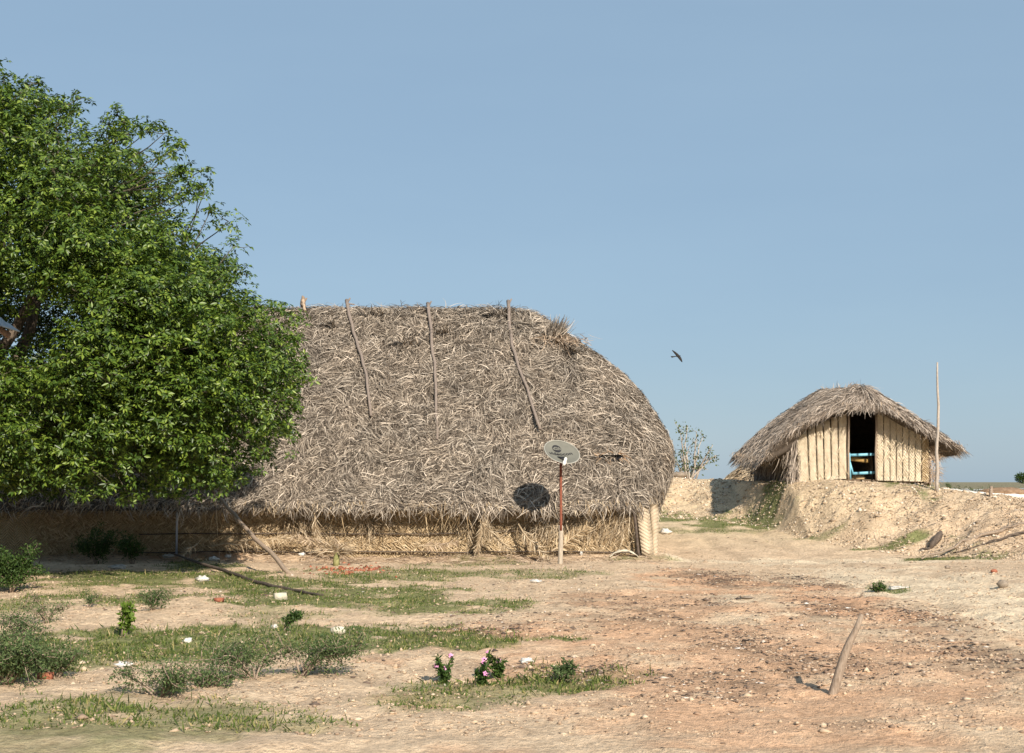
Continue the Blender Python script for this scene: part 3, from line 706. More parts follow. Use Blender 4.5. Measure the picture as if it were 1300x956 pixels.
        V, F = ribbons(P, D, np.tile([[0., -1, 0]], (n, 1)), rng.uniform(.08, .2, n), rng.uniform(.012, .03, n), 0 * k, rng.uniform(0, .02, n), rng.uniform(0, .02, n), rng.uniform(-.4, .4, n), 2)
        mesh('leaflet', V, F, M_strawp, w)
    xs = [1014, 1028, 1038, 1047, 1056, 1065, 1076]; bs = [616, 615, 613, 611, 609, 608, 608]
    for k in range(6): wpanel(xs[k] + .4, xs[k + 1] - .4, bs[k], bs[k + 1], -3.0 + k * .45, M_mat2)
    xs = [1113, 1122, 1130, 1138, 1146, 1154, 1162, 1170, 1180]
    for k in range(8): wpanel(xs[k] + .3, xs[k + 1] - .3, 610 + k * .2, 610 + k * .25, 0, M_mat2 if k < 7 else M_mat)
    # last stretch of the front: a brushwood screen
    n = 260; P = np.array([at(rng.uniform(1179, 1193), rng.uniform(568, 612), 43.0) for _ in range(n)]); D = np.stack([rng.normal(0, .5, n), rng.normal(0, .1, n), rng.normal(-.3, .8, n)], -1)
    V, F = ribbons(P, D, np.tile([[0., -1, 0]], (n, 1)), rng.uniform(.1, .4, n), rng.uniform(.01, .022, n), rng.normal(0, .3, n), rng.normal(0, .03, n), rng.normal(0, .03, n), rng.uniform(-1, 1, n)); mesh('brushwood_screen', V, F, M_thatch2, root)
    # side and back walls
    def wallq(a, b, z0, ht0, ht1, name='wall', mat=M_under):
        a = np.array(a, float); b = np.array(b, float); nx, nz = 14, 8; V = []
        d = unit(b - a); nrm = np.array([-d[1], d[0]])
        for s in (0, .06):
            for k in np.linspace(0, 1, nx):
                p = a + (b - a) * k + nrm * s
                for t in np.linspace(0, 1, nz): V.append([p[0] + .03 * math.sin(k * 30), p[1], z0 + (ht0 + (ht1 - ht0) * k - z0) * t])
        f = grid_faces(nx, nz, False); o = nx * nz
        bt = [[k * nz, (k + 1) * nz, (k + 1) * nz + o, k * nz + o] for k in range(nx - 1)]; tp = [[q + nz - 1 for q in r] for r in bt]
        mesh(name, np.array(V), np.concatenate([f, f[:, ::-1] + o, np.array(bt + tp)]), mat, root)
    wallq((8.74, 43.1), (8.2, 47.7), .9, 3.2, 3.0, mat=M_thatchbed2); wallq((12.7, 43.1), (12.2, 47.7), 1.2, 3.1, 3.0, mat=M_thatchbed2); wallq((8.2, 47.8), (12.2, 47.8), 1.2, 3.0, 3.0, mat=M_thatchbed2)
    ac = Acc(); ac.add(*box((10.5, 45.4, 1.93), (3.9, 4.5, .1))); ac.build('floor', M_dark, root)
    # strips hanging down the left side and its front corner
    n = 900; t = rng.random(n); P = np.stack([8.72 - .54 * t + rng.normal(-.08, .08, n), 43.0 + 4.6 * t, rng.uniform(1.6, 3.1, n)], -1)
    D = np.stack([rng.normal(-.15, .12, n), rng.normal(-.1, .25, n), -np.ones(n)], -1)
    V, F = ribbons(P, D, np.tile([[-1., -.2, 0]], (n, 1)), rng.uniform(.3, .8, n), rng.uniform(.015, .032, n), rng.normal(0, .2, n), rng.uniform(0, .06, n), rng.uniform(0, .08, n), rng.uniform(-1, 1, n)); mesh('side_thatch', V, F, M_thatch2b, root)
    n = 190; P = np.array([at(rng.normal(1007, 4), rng.uniform(552, 612), 42.85 + rng.normal(0, .12)) for _ in range(n)]); D = np.stack([rng.normal(-.16, .1, n), rng.normal(-.06, .1, n), -np.ones(n)], -1)
    V, F = ribbons(P, D, np.tile([[-.4, -.9, 0]], (n, 1)), rng.uniform(.25, .7, n), rng.uniform(.014, .03, n), rng.normal(0, .15, n), rng.uniform(0, .03, n), rng.uniform(0, .05, n), rng.uniform(-1, 1, n), 4); mesh('corner_strand', V, F, M_thatch2b, root)
    # door posts
    for px in (1077, 1112.5):
        ac = Acc(); addtube(ac, bent(at(px, 610, 42.95), at(px + (.5 if px < 1100 else -.5), 524, 42.95), 8, .01), .035, 7); ac.build('door_post', M_stick, root)
M_thatch2b = island_mat('grey brown thatch', [(0, (.10, .08, .065)), (.3, (.235, .195, .16)), (.7, (.37, .31, .255)), (1, (.58, .50, .42))])
M_thatchbed2 = noise_mat('side mat in brown leaf', (.14, .10, .065), (.26, .20, .14), 7, .04)
M_strawp = island_mat('bleached straw', [(0, (.40, .30, .18)), (.5, (.60, .49, .33)), (1, (.74, .64, .47))])
small_hut()

# blue frame standing inside the doorway
def blue_frame():
    r = empty('metal_frame', at(1094, 608, 43.3), 'light blue painted metal frame standing across the small hut doorway', 'frame')
    for nm, a, b in (('rail', (1074, 578, 43.25), (1118, 576.5, 43.35)), ('rail', (1076, 601.5, 43.25), (1118, 599.5, 43.35)), ('leg', (1078.2, 575, 43.2), (1079.6, 609, 43.2)), ('brace', (1078.4, 585, 43.22), (1083, 602, 43.24))):
        a, b = at(*a), at(*b); ac = Acc(); rad = .05 if nm == 'rail' else .03
        ac.add(*((lambda c, L, ang: box(c, (rad * 1.6, .04, L), Matrix.Rotation(ang, 3, 'Y')))((a + b) / 2, np.linalg.norm(b - a), math.atan2(b[0] - a[0], b[2] - a[2])))); ac.build(nm, M_blue, r)
    a = at(1089, 583.5, 43.6); ac = Acc(); ac.add(*box(a, (.62, .3, .13), Matrix.Rotation(.12, 3, 'Y')))
    tag(ac.build('folded_cloth', M_ochre), 'ochre folded cloth under the upper blue rail in the doorway', 'cloth')
    c = at(1089, 606, 43.6); v, f = box(c, (.5, .3, .12)); v[:, 0] = c[0] + (v[:, 0] - c[0]) * np.where(v[:, 2] > c[2], .6, 1); tag(mesh('earth_lump', v, f, M_mud), 'lump of orange earth on the small hut floor', 'earth lump')
blue_frame()

# low hut behind
def back_hut():
    root = empty('thatched_hut', (10.6, 57, 1.5), 'low pale thatched hut half hidden behind the left eave of the small hut', 'hut')
    nu, nv = 60, 16; u = np.linspace(0, 2 * math.pi, nu, endpoint=False)[:, None]; v = np.linspace(0, 1, nv)[None]
    cx, cy = 10.55, 57.0; r = 1 - v ** 1.15
    Gd = np.stack([cx + 2.35 * np.cos(u) * (r * .93 + .07 * (1 - v)), cy + 2.2 * np.sin(u) * r, 1.62 + 1.75 * v + 0 * u], -1)
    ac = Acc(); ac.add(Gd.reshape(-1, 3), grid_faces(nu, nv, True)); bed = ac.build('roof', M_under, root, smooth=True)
    V, F = thatch(np.concatenate([Gd, Gd[:1]], 0), 4200, spread=.4, W=(.02, .045)); mesh('thatch_cover', V, F, M_fringe, bed)
    th = np.linspace(0, 2 * math.pi, 24, endpoint=False); ac = Acc()
    V = np.concatenate([np.stack([cx + 1.9 * np.cos(th), cy + 1.8 * np.sin(th), 1.3 + 0 * th], -1), np.stack([cx + 1.9 * np.cos(th), cy + 1.8 * np.sin(th), 1.95 + 0 * th], -1)])
    ac.add(V, np.array([[k, (k + 1) % 24, 24 + (k + 1) % 24, 24 + k] for k in range(24)])); ac.build('wall', M_mud, root)
back_hut()

# ------------------------------------------------------------------ the big tree
M_twig = noise_mat('green brown twig', (.05, .045, .03), (.11, .095, .065), 9, 0)
def big_tree():
    Yt = 28.3; cx, cz = at(-40, 400, Yt)[[0, 2]]; SH = .985
    base = np.array([cx, Yt, gnd(cx, Yt) - .1])
    root = empty('broadleaf_tree', base, 'big bushy bright green tree overhanging the left end of the long hut', 'tree')
    pol = [(10, 92), (40, 128), (75, 148), (118, 146), (150, 168), (195, 184), (222, 198), (236, 232), (250, 262), (288, 296), (312, 318), (290, 345), (300, 372), (345, 388), (384, 402), (380, 440), (386, 480), (376, 520), (352, 560), (330, 592),
           (300, 612), (268, 628), (235, 618), (205, 640), (165, 626), (120, 642), (75, 636), (40, 640), (0, 630), (-60, 640)]
    A = []; R = []
    for px, py in pol:
        p = at(px, py, Yt); A.append(math.atan2(p[2] - cz, p[0] - cx)); R.append(math.hypot(p[2] - cz, p[0] - cx))
    # mirrored for the side outside the frame, a little irregular
    for a in np.linspace(1.75, 2 * math.pi - 1.75, 16):
        a2 = a if a < math.pi else a - 2 * math.pi; A.append(a2); R.append((5.3 if abs(abs(a2) - math.pi) < 1 else 4.6) * (1 + .06 * math.sin(a * 7)))
    A = np.array(A); R = np.array(R) * SH; o = np.argsort(A); A, R = A[o], R[o]
    def rad(a): return np.interp(a, np.concatenate([A - 2 * math.pi, A, A + 2 * math.pi]), np.tile(R, 3))
    # clump centres: mostly near the envelope
    n = 780; th = rng.uniform(-math.pi, math.pi, n); t = rng.random(n) ** .5 * .93
    ys = rng.uniform(-1, 1, n); ys = np.sign(ys) * np.abs(ys) ** .4
    D = 4.3; rr = rad(th) * t
    c = np.stack([cx + rr * np.cos(th), Yt + D * np.sqrt(np.clip(1 - t ** 2.2, .02, 1)) * ys, cz + rr * np.sin(th)], -1)
    back = (c[:, 1] > Yt + 1.5) & (c[:, 0] > -6.8)
    ne = 150; th_e = rng.uniform(-.62, .22, ne); te = rng.uniform(.5, .95, ne); re_ = rad(th_e) * te
    ce = np.stack([cx + re_ * np.cos(th_e), Yt + D * np.sqrt(1 - te ** 2.2) * rng.uniform(-.95, .1, ne), cz + re_ * np.sin(th_e)], -1)
    c = np.concatenate([c, ce]); back = (c[:, 1] > Yt + 1.5) & (c[:, 0] > -6.8); n = len(c)
    c = c[~back | (rng.random(n) < .5)]; n = len(c)
    cr = rng.uniform(.34, .78, n) * np.where(rng.random(n) < .2, 1.25, 1)
    cr = np.minimum(cr, (rad(np.arctan2(c[:, 2] - cz, c[:, 0] - cx)) - np.hypot(c[:, 2] - cz, c[:, 0] - cx)) * .9 + .32)
    # silhouette sprigs
    th2 = rng.uniform(-.95, 1.6, 85); s = rad(th2) * rng.uniform(.97, 1.0 + .07 * (th2 > .15), 85)
    c2 = np.stack([cx + s * np.cos(th2), Yt + rng.normal(0, .9, 85), cz + s * np.sin(th2)], -1); c = np.concatenate([c, c2]); cr = np.concatenate([cr, rng.uniform(.18, .38, 85)])
    # trunk and limbs
    ac = Acc(); fork = base + [0.1, 0, 1.9]
    tp = np.stack([base[0] + np.array([0, .03, .08, .1]), base[1] + np.array([0, .02, 0, 0]), base[2] + np.array([0, .5, 1.2, 2.0])], -1)
    addtube(ac, tp, [.48, .36, .31, .30], 14); ac.build('trunk', M_bark, root, True)
    ac = Acc(); hubs = []
    for k in range(11):
        a = -math.pi * .05 + rng.uniform(-.2, .2) + k / 10 * math.pi * 1.1; l = rad((a + math.pi) % (2 * math.pi) - math.pi) * rng.uniform(.45, .68)
        e = np.array([cx + l * math.cos(a), Yt + rng.uniform(-2.2, 2.2), cz + l * math.sin(a) * .9]); e[2] = max(e[2], 2.4)
        p = bent(fork - [0, 0, .2], e, 9, .12, -.3); addtube(ac, p, np.linspace(.19, .06, 9), 8); hubs += [p[4], p[6], p[8]]
    ac.build('limb', M_bark, root, True)
    hubs = np.array(hubs); ac = Acc()
    for k in range(len(c)):
        d = np.linalg.norm(hubs - c[k], axis=1); h = hubs[d.argmin()]; p = bent(h, c[k], 6, .09, -.08); addtube(ac, p, np.linspace(.026, .007, 6), 5)
    # leafy twigs inside each clump
    P, Dd, lens = [], [], []
    for k in range(len(c)):
        m = int(np.clip(170 * cr[k] ** 2, 10, 135)); d = rdir(m, .35); q = rng.random(m) ** .4
        pos = c[k] + d * (cr[k] * q)[:, None] * [1.15, 1.0, .78]; P.append(pos); Dd.append(d)
        for z in range(min(2, m)): addtube(ac, bent(c[k], pos[z], 4, .03), [.010, .008, .006, .004], 4)
    ac.build('twigs', M_twig, root)
    P = np.concatenate(P); Dd = np.concatenate(Dd)
    keep = P[:, 2] > 1.55 + .25 * vnoise(P[:, 0] * 2, P[:, 1] * 2, 6)
    P, Dd = P[keep], Dd[keep]; n = len(P); print('tree clusters', n)
    # seven leaflets in a drooping rosette at each twig end
    K = 8; up = unit(Dd * .6 + rng.normal(0, .35, (n, 3)) + [0, -.12, .75]); ref = unit(np.cross(up, rdir(n))); ref2 = np.cross(up, ref)
    ang = (np.arange(K) / K * 6.283)[None] + rng.uniform(0, 6.28, (n, 1)) + rng.normal(0, .2, (n, K))
    ldir = ref[:, None] * np.cos(ang)[..., None] + ref2[:, None] * np.sin(ang)[..., None] + up[:, None] * rng.uniform(-.35, .45, (n, K, 1)) + np.array([.05, 0, -.18])
    base_ = P[:, None] + ldir * .02; L = rng.uniform(.07, .135, (n, K)) * rng.uniform(.75, 1.15, (n, 1)); W = L * rng.uniform(.34, .46, (n, K))
    nn = unit(up[:, None] + rng.normal(0, .35, (n, K, 3)))
    V, F = leaves(base_.reshape(-1, 3), ldir.reshape(-1, 3), nn.reshape(-1, 3), L.ravel(), W.ravel(), .16)
    mesh('crown', V, F, M_leaf, root)
rng = np.random.default_rng(23); big_tree()

# ------------------------------------------------------------------ small plants
def shrub(name, loc, h, r, n, mat, label, cat, L=(.03, .06), stems=7, group=None, aspect=.4, lean=(0, 0), arch=.3):
    loc = np.array(loc, float); loc[2] = gnd(loc[0], loc[1]) - .02
    root = empty(name, loc, label, cat, group); ac = Acc(); tips = []
    for k in range(stems):
        a = rng.uniform(0, 6.28); rr = r * rng.uniform(.3, 1); e = loc + [math.cos(a) * rr + lean[0], math.sin(a) * rr * .8 + lean[1], h * rng.uniform(.55, 1)]
        p = bent(loc + rng.normal(0, .02, 3) * [1, 1, 0], e, 7, .03 * h, -arch * h * .4); addtube(ac, p, np.linspace(.010, .004, 7) * (1 + h * .5), 5)
        for q in range(5):
            s = p[rng.integers(2, 7)]; e2 = s + rdir(1, .35)[0] * r * rng.uniform(.25, .55); e2[2] = max(e2[2], loc[2] + .05)
            p2 = bent(s, e2, 5, .015); addtube(ac, p2, np.linspace(.005, .002, 5), 4); tips.append(p2)
        tips.append(p[3:])
    ac.build('stem', M_stick, root)
    n = int(n * 1.7); pts = np.concatenate(tips); i = rng.integers(0, len(pts), n); P = pts[i] + rng.normal(0, .055 * (r + h), (n, 3)) * [1, 1, .6]
    P[:, 2] = np.maximum(P[:, 2], loc[2] + .03)
    Ls = rng.uniform(*L, n); V, F = leaves(P, rdir(n, .2), rdir(n, 1.2), Ls, Ls * aspect, .1); mesh('foliage', V, F, mat, root); return root

def gp(px, py): return G(px, py)
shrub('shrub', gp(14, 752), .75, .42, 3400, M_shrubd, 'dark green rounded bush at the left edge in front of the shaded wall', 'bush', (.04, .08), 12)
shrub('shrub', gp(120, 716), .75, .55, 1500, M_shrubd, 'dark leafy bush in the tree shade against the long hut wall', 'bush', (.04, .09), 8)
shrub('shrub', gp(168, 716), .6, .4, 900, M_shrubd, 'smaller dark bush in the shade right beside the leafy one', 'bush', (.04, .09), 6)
shrub('shrub', gp(10, 870), .48, .50, 4300, M_shrub, 'dense green shrub in the lower left corner of the ground', 'bush', (.02, .045), 16)
shrub('shrub', gp(72, 860), .28, .38, 1400, M_shrub, 'low green shrub just right of the lower left corner shrub', 'bush', (.02, .045), 10)
shrub('shrub', gp(30, 812), .28, .45, 1300, M_shrub, 'loose straggling grey green shrub above the lower left corner shrub', 'bush', (.02, .04), 9, arch=.8)
shrub('shrub', gp(60, 790), .3, .4, 500, M_shrub, 'thin wispy grey green weed on the bare soil at far left', 'weed', (.02, .04), 6, arch=.8)
shrub('shrub', gp(320, 862), .30, .55, 2200, M_shrub, 'feathery grey green thorn shrub, left one of the pair on the foreground grass', 'bush', (.018, .04), 11, lean=(-.15, 0), arch=.7)
shrub('shrub', gp(385, 858), .32, .55, 2500, M_shrub, 'feathery grey green thorn shrub, right one of the pair below the white stone', 'bush', (.018, .04), 11, lean=(.12, 0), arch=.7)
shrub('shrub', gp(205, 884), .26, .42, 1500, M_shrub, 'grey green shrub between the corner shrub and the thorn shrubs', 'bush', (.018, .04), 9)
shrub('shrub', gp(265, 872), .16, .4, 900, M_shrub, 'low spreading grey green shrub beside the thorn shrub pair', 'bush', (.018, .04), 8)
shrub('shrub', gp(193, 774), .28, .3, 900, M_shrub, 'low grey green weed on the pale soil below the grass strip', 'weed', (.025, .05), 8)
shrub('shrub', gp(113, 772), .25, .14, 160, M_shrub, 'slim upright grey green seedling left of the low weed', 'weed', (.025, .05), 3)
shrub('young_plant', gp(158, 808), .40, .09, 300, M_herb, 'bright green upright young plant at the edge of the foreground grass', 'plant', (.05, .09), 5, aspect=.5)
shrub('young_plant', gp(362, 802), .3, .13, 130, M_shrubd, 'small dark seedling with a bent top behind the thorn shrubs', 'plant', (.05, .08), 2, lean=(.1, 0))
shrub('shrub', gp(708, 868), .2, .2, 500, M_shrub, 'pale grey green weed right of the pink flowers', 'weed', (.03, .06), 5)
shrub('shrub', gp(1112, 752), .14, .2, 420, M_shrubd, 'small dark green tuft on the sandy track', 'weed', (.03, .06), 6)
shrub('shrub', gp(1205, 621), .42, .2, 260, M_shrub, 'wispy green weed beside the tall thin pole', 'weed', (.03, .07), 5)
shrub('shrub', at(1222, 620, 44.5), .2, .5, 1000, M_shrub, 'low green bush behind the white kerb on the bank', 'bush', (.03, .07), 12)
shrub('shrub', at(1245, 620, 45.0), .2, .5, 900, M_shrubd, 'dark low bush next to the red soil mound behind the kerb', 'bush', (.03, .07), 12)

def flowers(px, py, h, n, label):
    loc = gp(px, py); root = empty('flowering_plant', loc, label, 'flowering plant', 'pink flowering plants along the foreground')
    ac = Acc(); P, D = [], []; heads = []
    for k in range(n):
        e = loc + [rng.normal(0, .07), rng.normal(0, .05), h * rng.uniform(.45, 1)]; p = bent(loc, e, 6, .01); addtube(ac, p, np.linspace(.006, .003, 6), 5); heads.append(e)
        for q in np.linspace(.15, .95, 12):
            s = loc + (e - loc) * q
            for z in range(3): P.append(s); D.append(rdir(1, .25)[0])
    ac.build('stem', M_herb, root); P = np.array(P); D = np.array(D); m = len(P); L = rng.uniform(.045, .08, m)
    V, F = leaves(P, D, rdir(m, 1.5), L, L * .45, .08); mesh('leaf', V, F, M_shrubd, root)
    for e in heads[:max(3, n // 2)]:
        ax = unit(np.array([rng.normal(0, .3), -.8, .6])); a1 = unit(np.cross(ax, [1, 0, .01])); a2 = np.cross(ax, a1); an = np.arange(5) / 5 * 6.283
        Dp = a1 * np.cos(an)[:, None] + a2 * np.sin(an)[:, None] + ax * .15; Lp = np.full(5, .030)
        V, F = leaves(np.tile(e + ax * .012, (5, 1)), Dp, np.tile(ax, (5, 1)), Lp, Lp * .95, .02); mesh('blossom', V, F, M_pink, root)
flowers(566, 868, .27, 9, 'pink flowering plant, leftmost of the three in the foreground')
flowers(613, 870, .23, 6, 'pink flowering plant, middle one of the three in the foreground')
flowers(634, 862, .26, 7, 'pink flowering plant, rightmost of the three in the foreground')

# sparse small tree between the huts
def small_tree():
    b = at(876, 608, 51.5); b[2] = gnd(b[0], b[1]) - .05
    root = empty('small_tree', b, 'sparse small tree with thin pale stems on the bank between the huts', 'tree'); ac = Acc(); tips = []
    for px, py in ((862, 545), (873, 540), (884, 548), (893, 555), (905, 565), (866, 572), (899, 580), (880, 562), (858, 583), (890, 592), (870, 590), (909, 578)):
        e = at(px, py, 51.5 + rng.normal(0, .35)); p = bent(b + [rng.normal(0, .15), 0, 0], e, 8, .05, -.1); addtube(ac, p, np.linspace(.042, .012, 8), 6); tips.append(p[2:])
        for q in range(5):
            s = p[rng.integers(2, 8)]; e2 = s + rdir(1, .4)[0] * rng.uniform(.15, .38); p2 = bent(s, e2, 4, .02); addtube(ac, p2, np.linspace(.012, .005, 4), 4); tips.append(p2)
    ac.build('trunk', M_paleb, root)
    pts = np.concatenate(tips); n = 620; i = rng.integers(0, len(pts), n); P = pts[i] + rng.normal(0, .07, (n, 3)); L = rng.uniform(.06, .13, n)
    V, F = leaves(P, rdir(n), rdir(n, .5), L, L * .6, .1); mesh('crown', V, F, M_far, root)
small_tree()

# ------------------------------------------------------------------ poles, sticks, fronds
def stick(name, pts, rad, mat, label, cat, group=None, extra=None, n=14, sides=8, wob=.012):
    pts = np.array(pts, float); t = np.linspace(0, len(pts) - 1, n); pp = np.stack([np.interp(t, range(len(pts)), pts[:, k]) for k in range(3)], -1)
    pp[1:-1] += rng.normal(0, wob, (n - 2, 3)); rd = np.interp(np.linspace(0, 1, n), np.linspace(0, 1, len(rad)), rad); ac = Acc(); addtube(ac, pp, rd, sides)
    for e in extra or []: addtube(ac, e[0], e[1], 6)
    return tag(ac.build(name, mat, smooth=True), label, cat, group)
g = gp(1190, 624)
stick('wooden_pole', [g - [0, 0, .1], at(1190, 590, g[1]), at(1189, 560, g[1]), at(1192, 530, g[1]), at(1190, 495, g[1]), at(1190, 460, g[1])], [.05, .047, .038, .024], M_paleb, 'tall thin bleached pole standing at the right end of the small hut', 'pole')
a = gp(372, 729); b = at(258, 608, 32.9)
stick('leaning_pole', [a - [0, 0, .05], (a + b) / 2 + [-.03, 0, -.06], b], [.05, .045, .035], M_stick, 'bare pole leaning from the ground up to the tree canopy', 'pole')
pts = []
for px, py, lift in ((215, 700, .28), (245, 712, .22), (290, 726, .06), (330, 741, .035), (375, 750, .03), (410, 756, .03)):
    q = gp(px, py + lift * 40); q[2] += lift * .6; pts.append(q)
stick('fallen_branch', pts, [.02, .035, .04, .035, .02], M_dstick, 'long dark curved branch lying on the grass below the leaning pole', 'branch', n=20, wob=.008)
gs = at(1058, 878, 13.2); gs[2] = gnd(gs[0], gs[1])
stick('stake', [gs - [.04, 0, .1], gs, at(1073, 830, 13.2), at(1094, 780, 13.2)], [.045, .045, .04, .022], M_stick, 'short grey brown slanting stake standing in the near foreground', 'stake', n=10, wob=.004)
g = gp(224, 706); stick('post', [g - [0, 0, .1], at(225, 640, g[1]), at(226, 560, g[1])], [.028, .026], M_tin, 'slim blue grey metal post under the tree canopy beside the hut', 'post', n=6, wob=0)
# root on the right bank
rt = [gp(1170, 712), gp(1215, 694), gp(1250, 682), gp(1300, 668), gp(1345, 655)]
stick('dead_root', [q + [0, 0, .05] for q in rt], [.02, .035, .045, .05], M_stick, 'long dead root lying along the foot of the right bank, upper one of the two', 'root', n=18, wob=.03)
rt = [gp(1210, 704), gp(1255, 692), gp(1300, 680), gp(1340, 668)]
stick('dead_root', [q + [0, 0, .05] for q in rt], [.015, .03, .04], M_dstick, 'dark dead root lying below the longer root on the right bank', 'root', n=18, wob=.03)
g1, g2 = gp(1178, 697), gp(1192, 672)
def stump():
    a, b = gp(1180, 696), gp(1190, 676); a = a + [0, -.05, 0]; b = a + [(b - a)[0] * 1.0, .25, .42]
    ac = Acc(); addtube(ac, bent(a, b, 6, .02), [.05, .085, .10, .10, .09, .04], 7)
    addtube(ac, bent(a, a + [-.28, -.05, -.02], 5, .01), [.04, .035, .03, .02, .01], 6)
    tag(ac.build('stump', M_dstick), 'dark slanting wooden stump on the bank below the small hut pole', 'stump')
stump()
g = gp(1258, 630); stick('short_post', [g - [0, 0, .1], g + [-.01, 0, .16], g + [.01, 0, .27]], [.05, .05, .04], M_stick, 'short weathered stump post at the white kerb', 'post', n=5)

def frond(A, B, L, label, sag=0, side=1.0, seed=0, drop=.7, n=90, mat=None, cat='palm frond', group='dry palm fronds against the long hut wall', arch=None):
    A = np.array(A, float); B = np.array(B, float); r0 = bent(A, B, 14, .012, sag); loc = A.copy(); root = empty('palm_frond', loc, label, cat, group)
    ac = Acc(); addtube(ac, r0, np.linspace(.022, .006, 14), 6); ac.build('stalk', M_fringe, root)
    t = np.repeat(np.linspace(.12, 1, n // 2), 2); i = t * 13; P = np.stack([np.interp(i, range(14), r0[:, k]) for k in range(3)], -1); d = unit((B - A)[None])[0]
    sd = np.tile([1, -1], n // 2)[:len(t)]; up = np.cross(d, [0, -1, 0.01]); up = up / (np.linalg.norm(up) + 1e-9)
    D = d * .75 + up[None] * sd[:, None] * .8 * side + rng.normal(0, .12, (len(t), 3)) + np.array([0, -.05, -drop])
    V, F = ribbons(P, D, np.tile([[0., -1, 0]], (len(t), 1)), rng.uniform(.6, 1.1, len(t)) * L * (1 - .5 * t), rng.uniform(.012, .028, len(t)), rng.normal(0, .15, len(t)), rng.uniform(0, .03, len(t)), rng.uniform(-.02, .04, len(t)), rng.uniform(-1, 1, len(t)), 3)
    F_ = F; lo = Hgt(V[:, 0], V[:, 1]) + .006; V[:, 2] = np.maximum(V[:, 2], lo); mesh('leaflet', V, F_, mat or M_fringe, root)
frond(at(268, 694, 34.0), at(392, 683, 34.1), .42, 'dry palm frond arched along the wall foot near the leaning pole', -.06, drop=.8, n=110)
frond(at(250, 690, 33.95), at(232, 706, 33.6), .3, 'short dry frond lying where the curved branch begins', 0, drop=.3, n=50)
frond(at(398, 650, 33.9), at(408, 700, 34.0), .3, 'brown frond hanging straight down beside the short palm stub', 0, drop=.9, n=60)
frond(at(455, 700, 33.7), at(372, 682, 33.9), .35, 'dark dry frond trailing left from the short palm stub', .02, drop=.3, n=60, mat=M_thatch2)
frond(at(620, 640, 33.9), at(606, 698, 33.95), .38, 'broad tattered frond hanging down the middle of the long hut wall', 0, drop=.9, n=120)
frond(at(605, 655, 33.9), at(650, 700, 33.9), .35, 'frond slanting down to the right in the middle of the wall', .05, drop=.6, n=90)
frond(at(658, 665, 34.05), at(700, 708, 33.7), .34, 'curved dry frond sweeping to the ground left of the dish pole', .12, drop=.3, n=70)
frond(at(700, 700, 33.9), at(745, 668, 34.2), .4, 'frond fanned across the mat wall just behind the dish pole', .04, drop=.1, n=80, mat=M_straw)
frond(at(530, 694, 33.9), at(580, 690, 33.9), .25, 'small grey frond flat at the wall foot left of the middle', 0, drop=.4, n=60, mat=M_thatch2)
def stub():
    g = gp(427, 718); root = empty('palm_stub', g, 'short green palm stub with a withered brown leaf fan by the wall', 'palm stub')
    ac = Acc(); addtube(ac, np.array([g - [0, 0, .05], g + [0, 0, .12], g + [.01, 0, .3]]), [.085, .075, .06], 10); ac.build('trunk', M_herbstub, root)
    n = 130; P = np.tile(g + [0, 0, .28], (n, 1)) + rng.normal(0, .03, (n, 3)); D = np.stack([rng.normal(0, .9, n), rng.normal(-.1, .3, n), np.abs(rng.normal(.5, .4, n))], -1)
    V, F = ribbons(P, D, rdir(n, 1), rng.uniform(.3, .75, n), rng.uniform(.015, .032, n), rng.normal(0, .3, n), rng.normal(0, .03, n), 0 * P[:, 0], rng.uniform(-1, 1, n), 4, droop=rng.uniform(0, .25, n)); mesh('leaf', V, F, M_fringe, root)
M_herbstub = noise_mat('palm stub green', (.16, .17, .06), (.32, .30, .14), 10, .01)
stub()

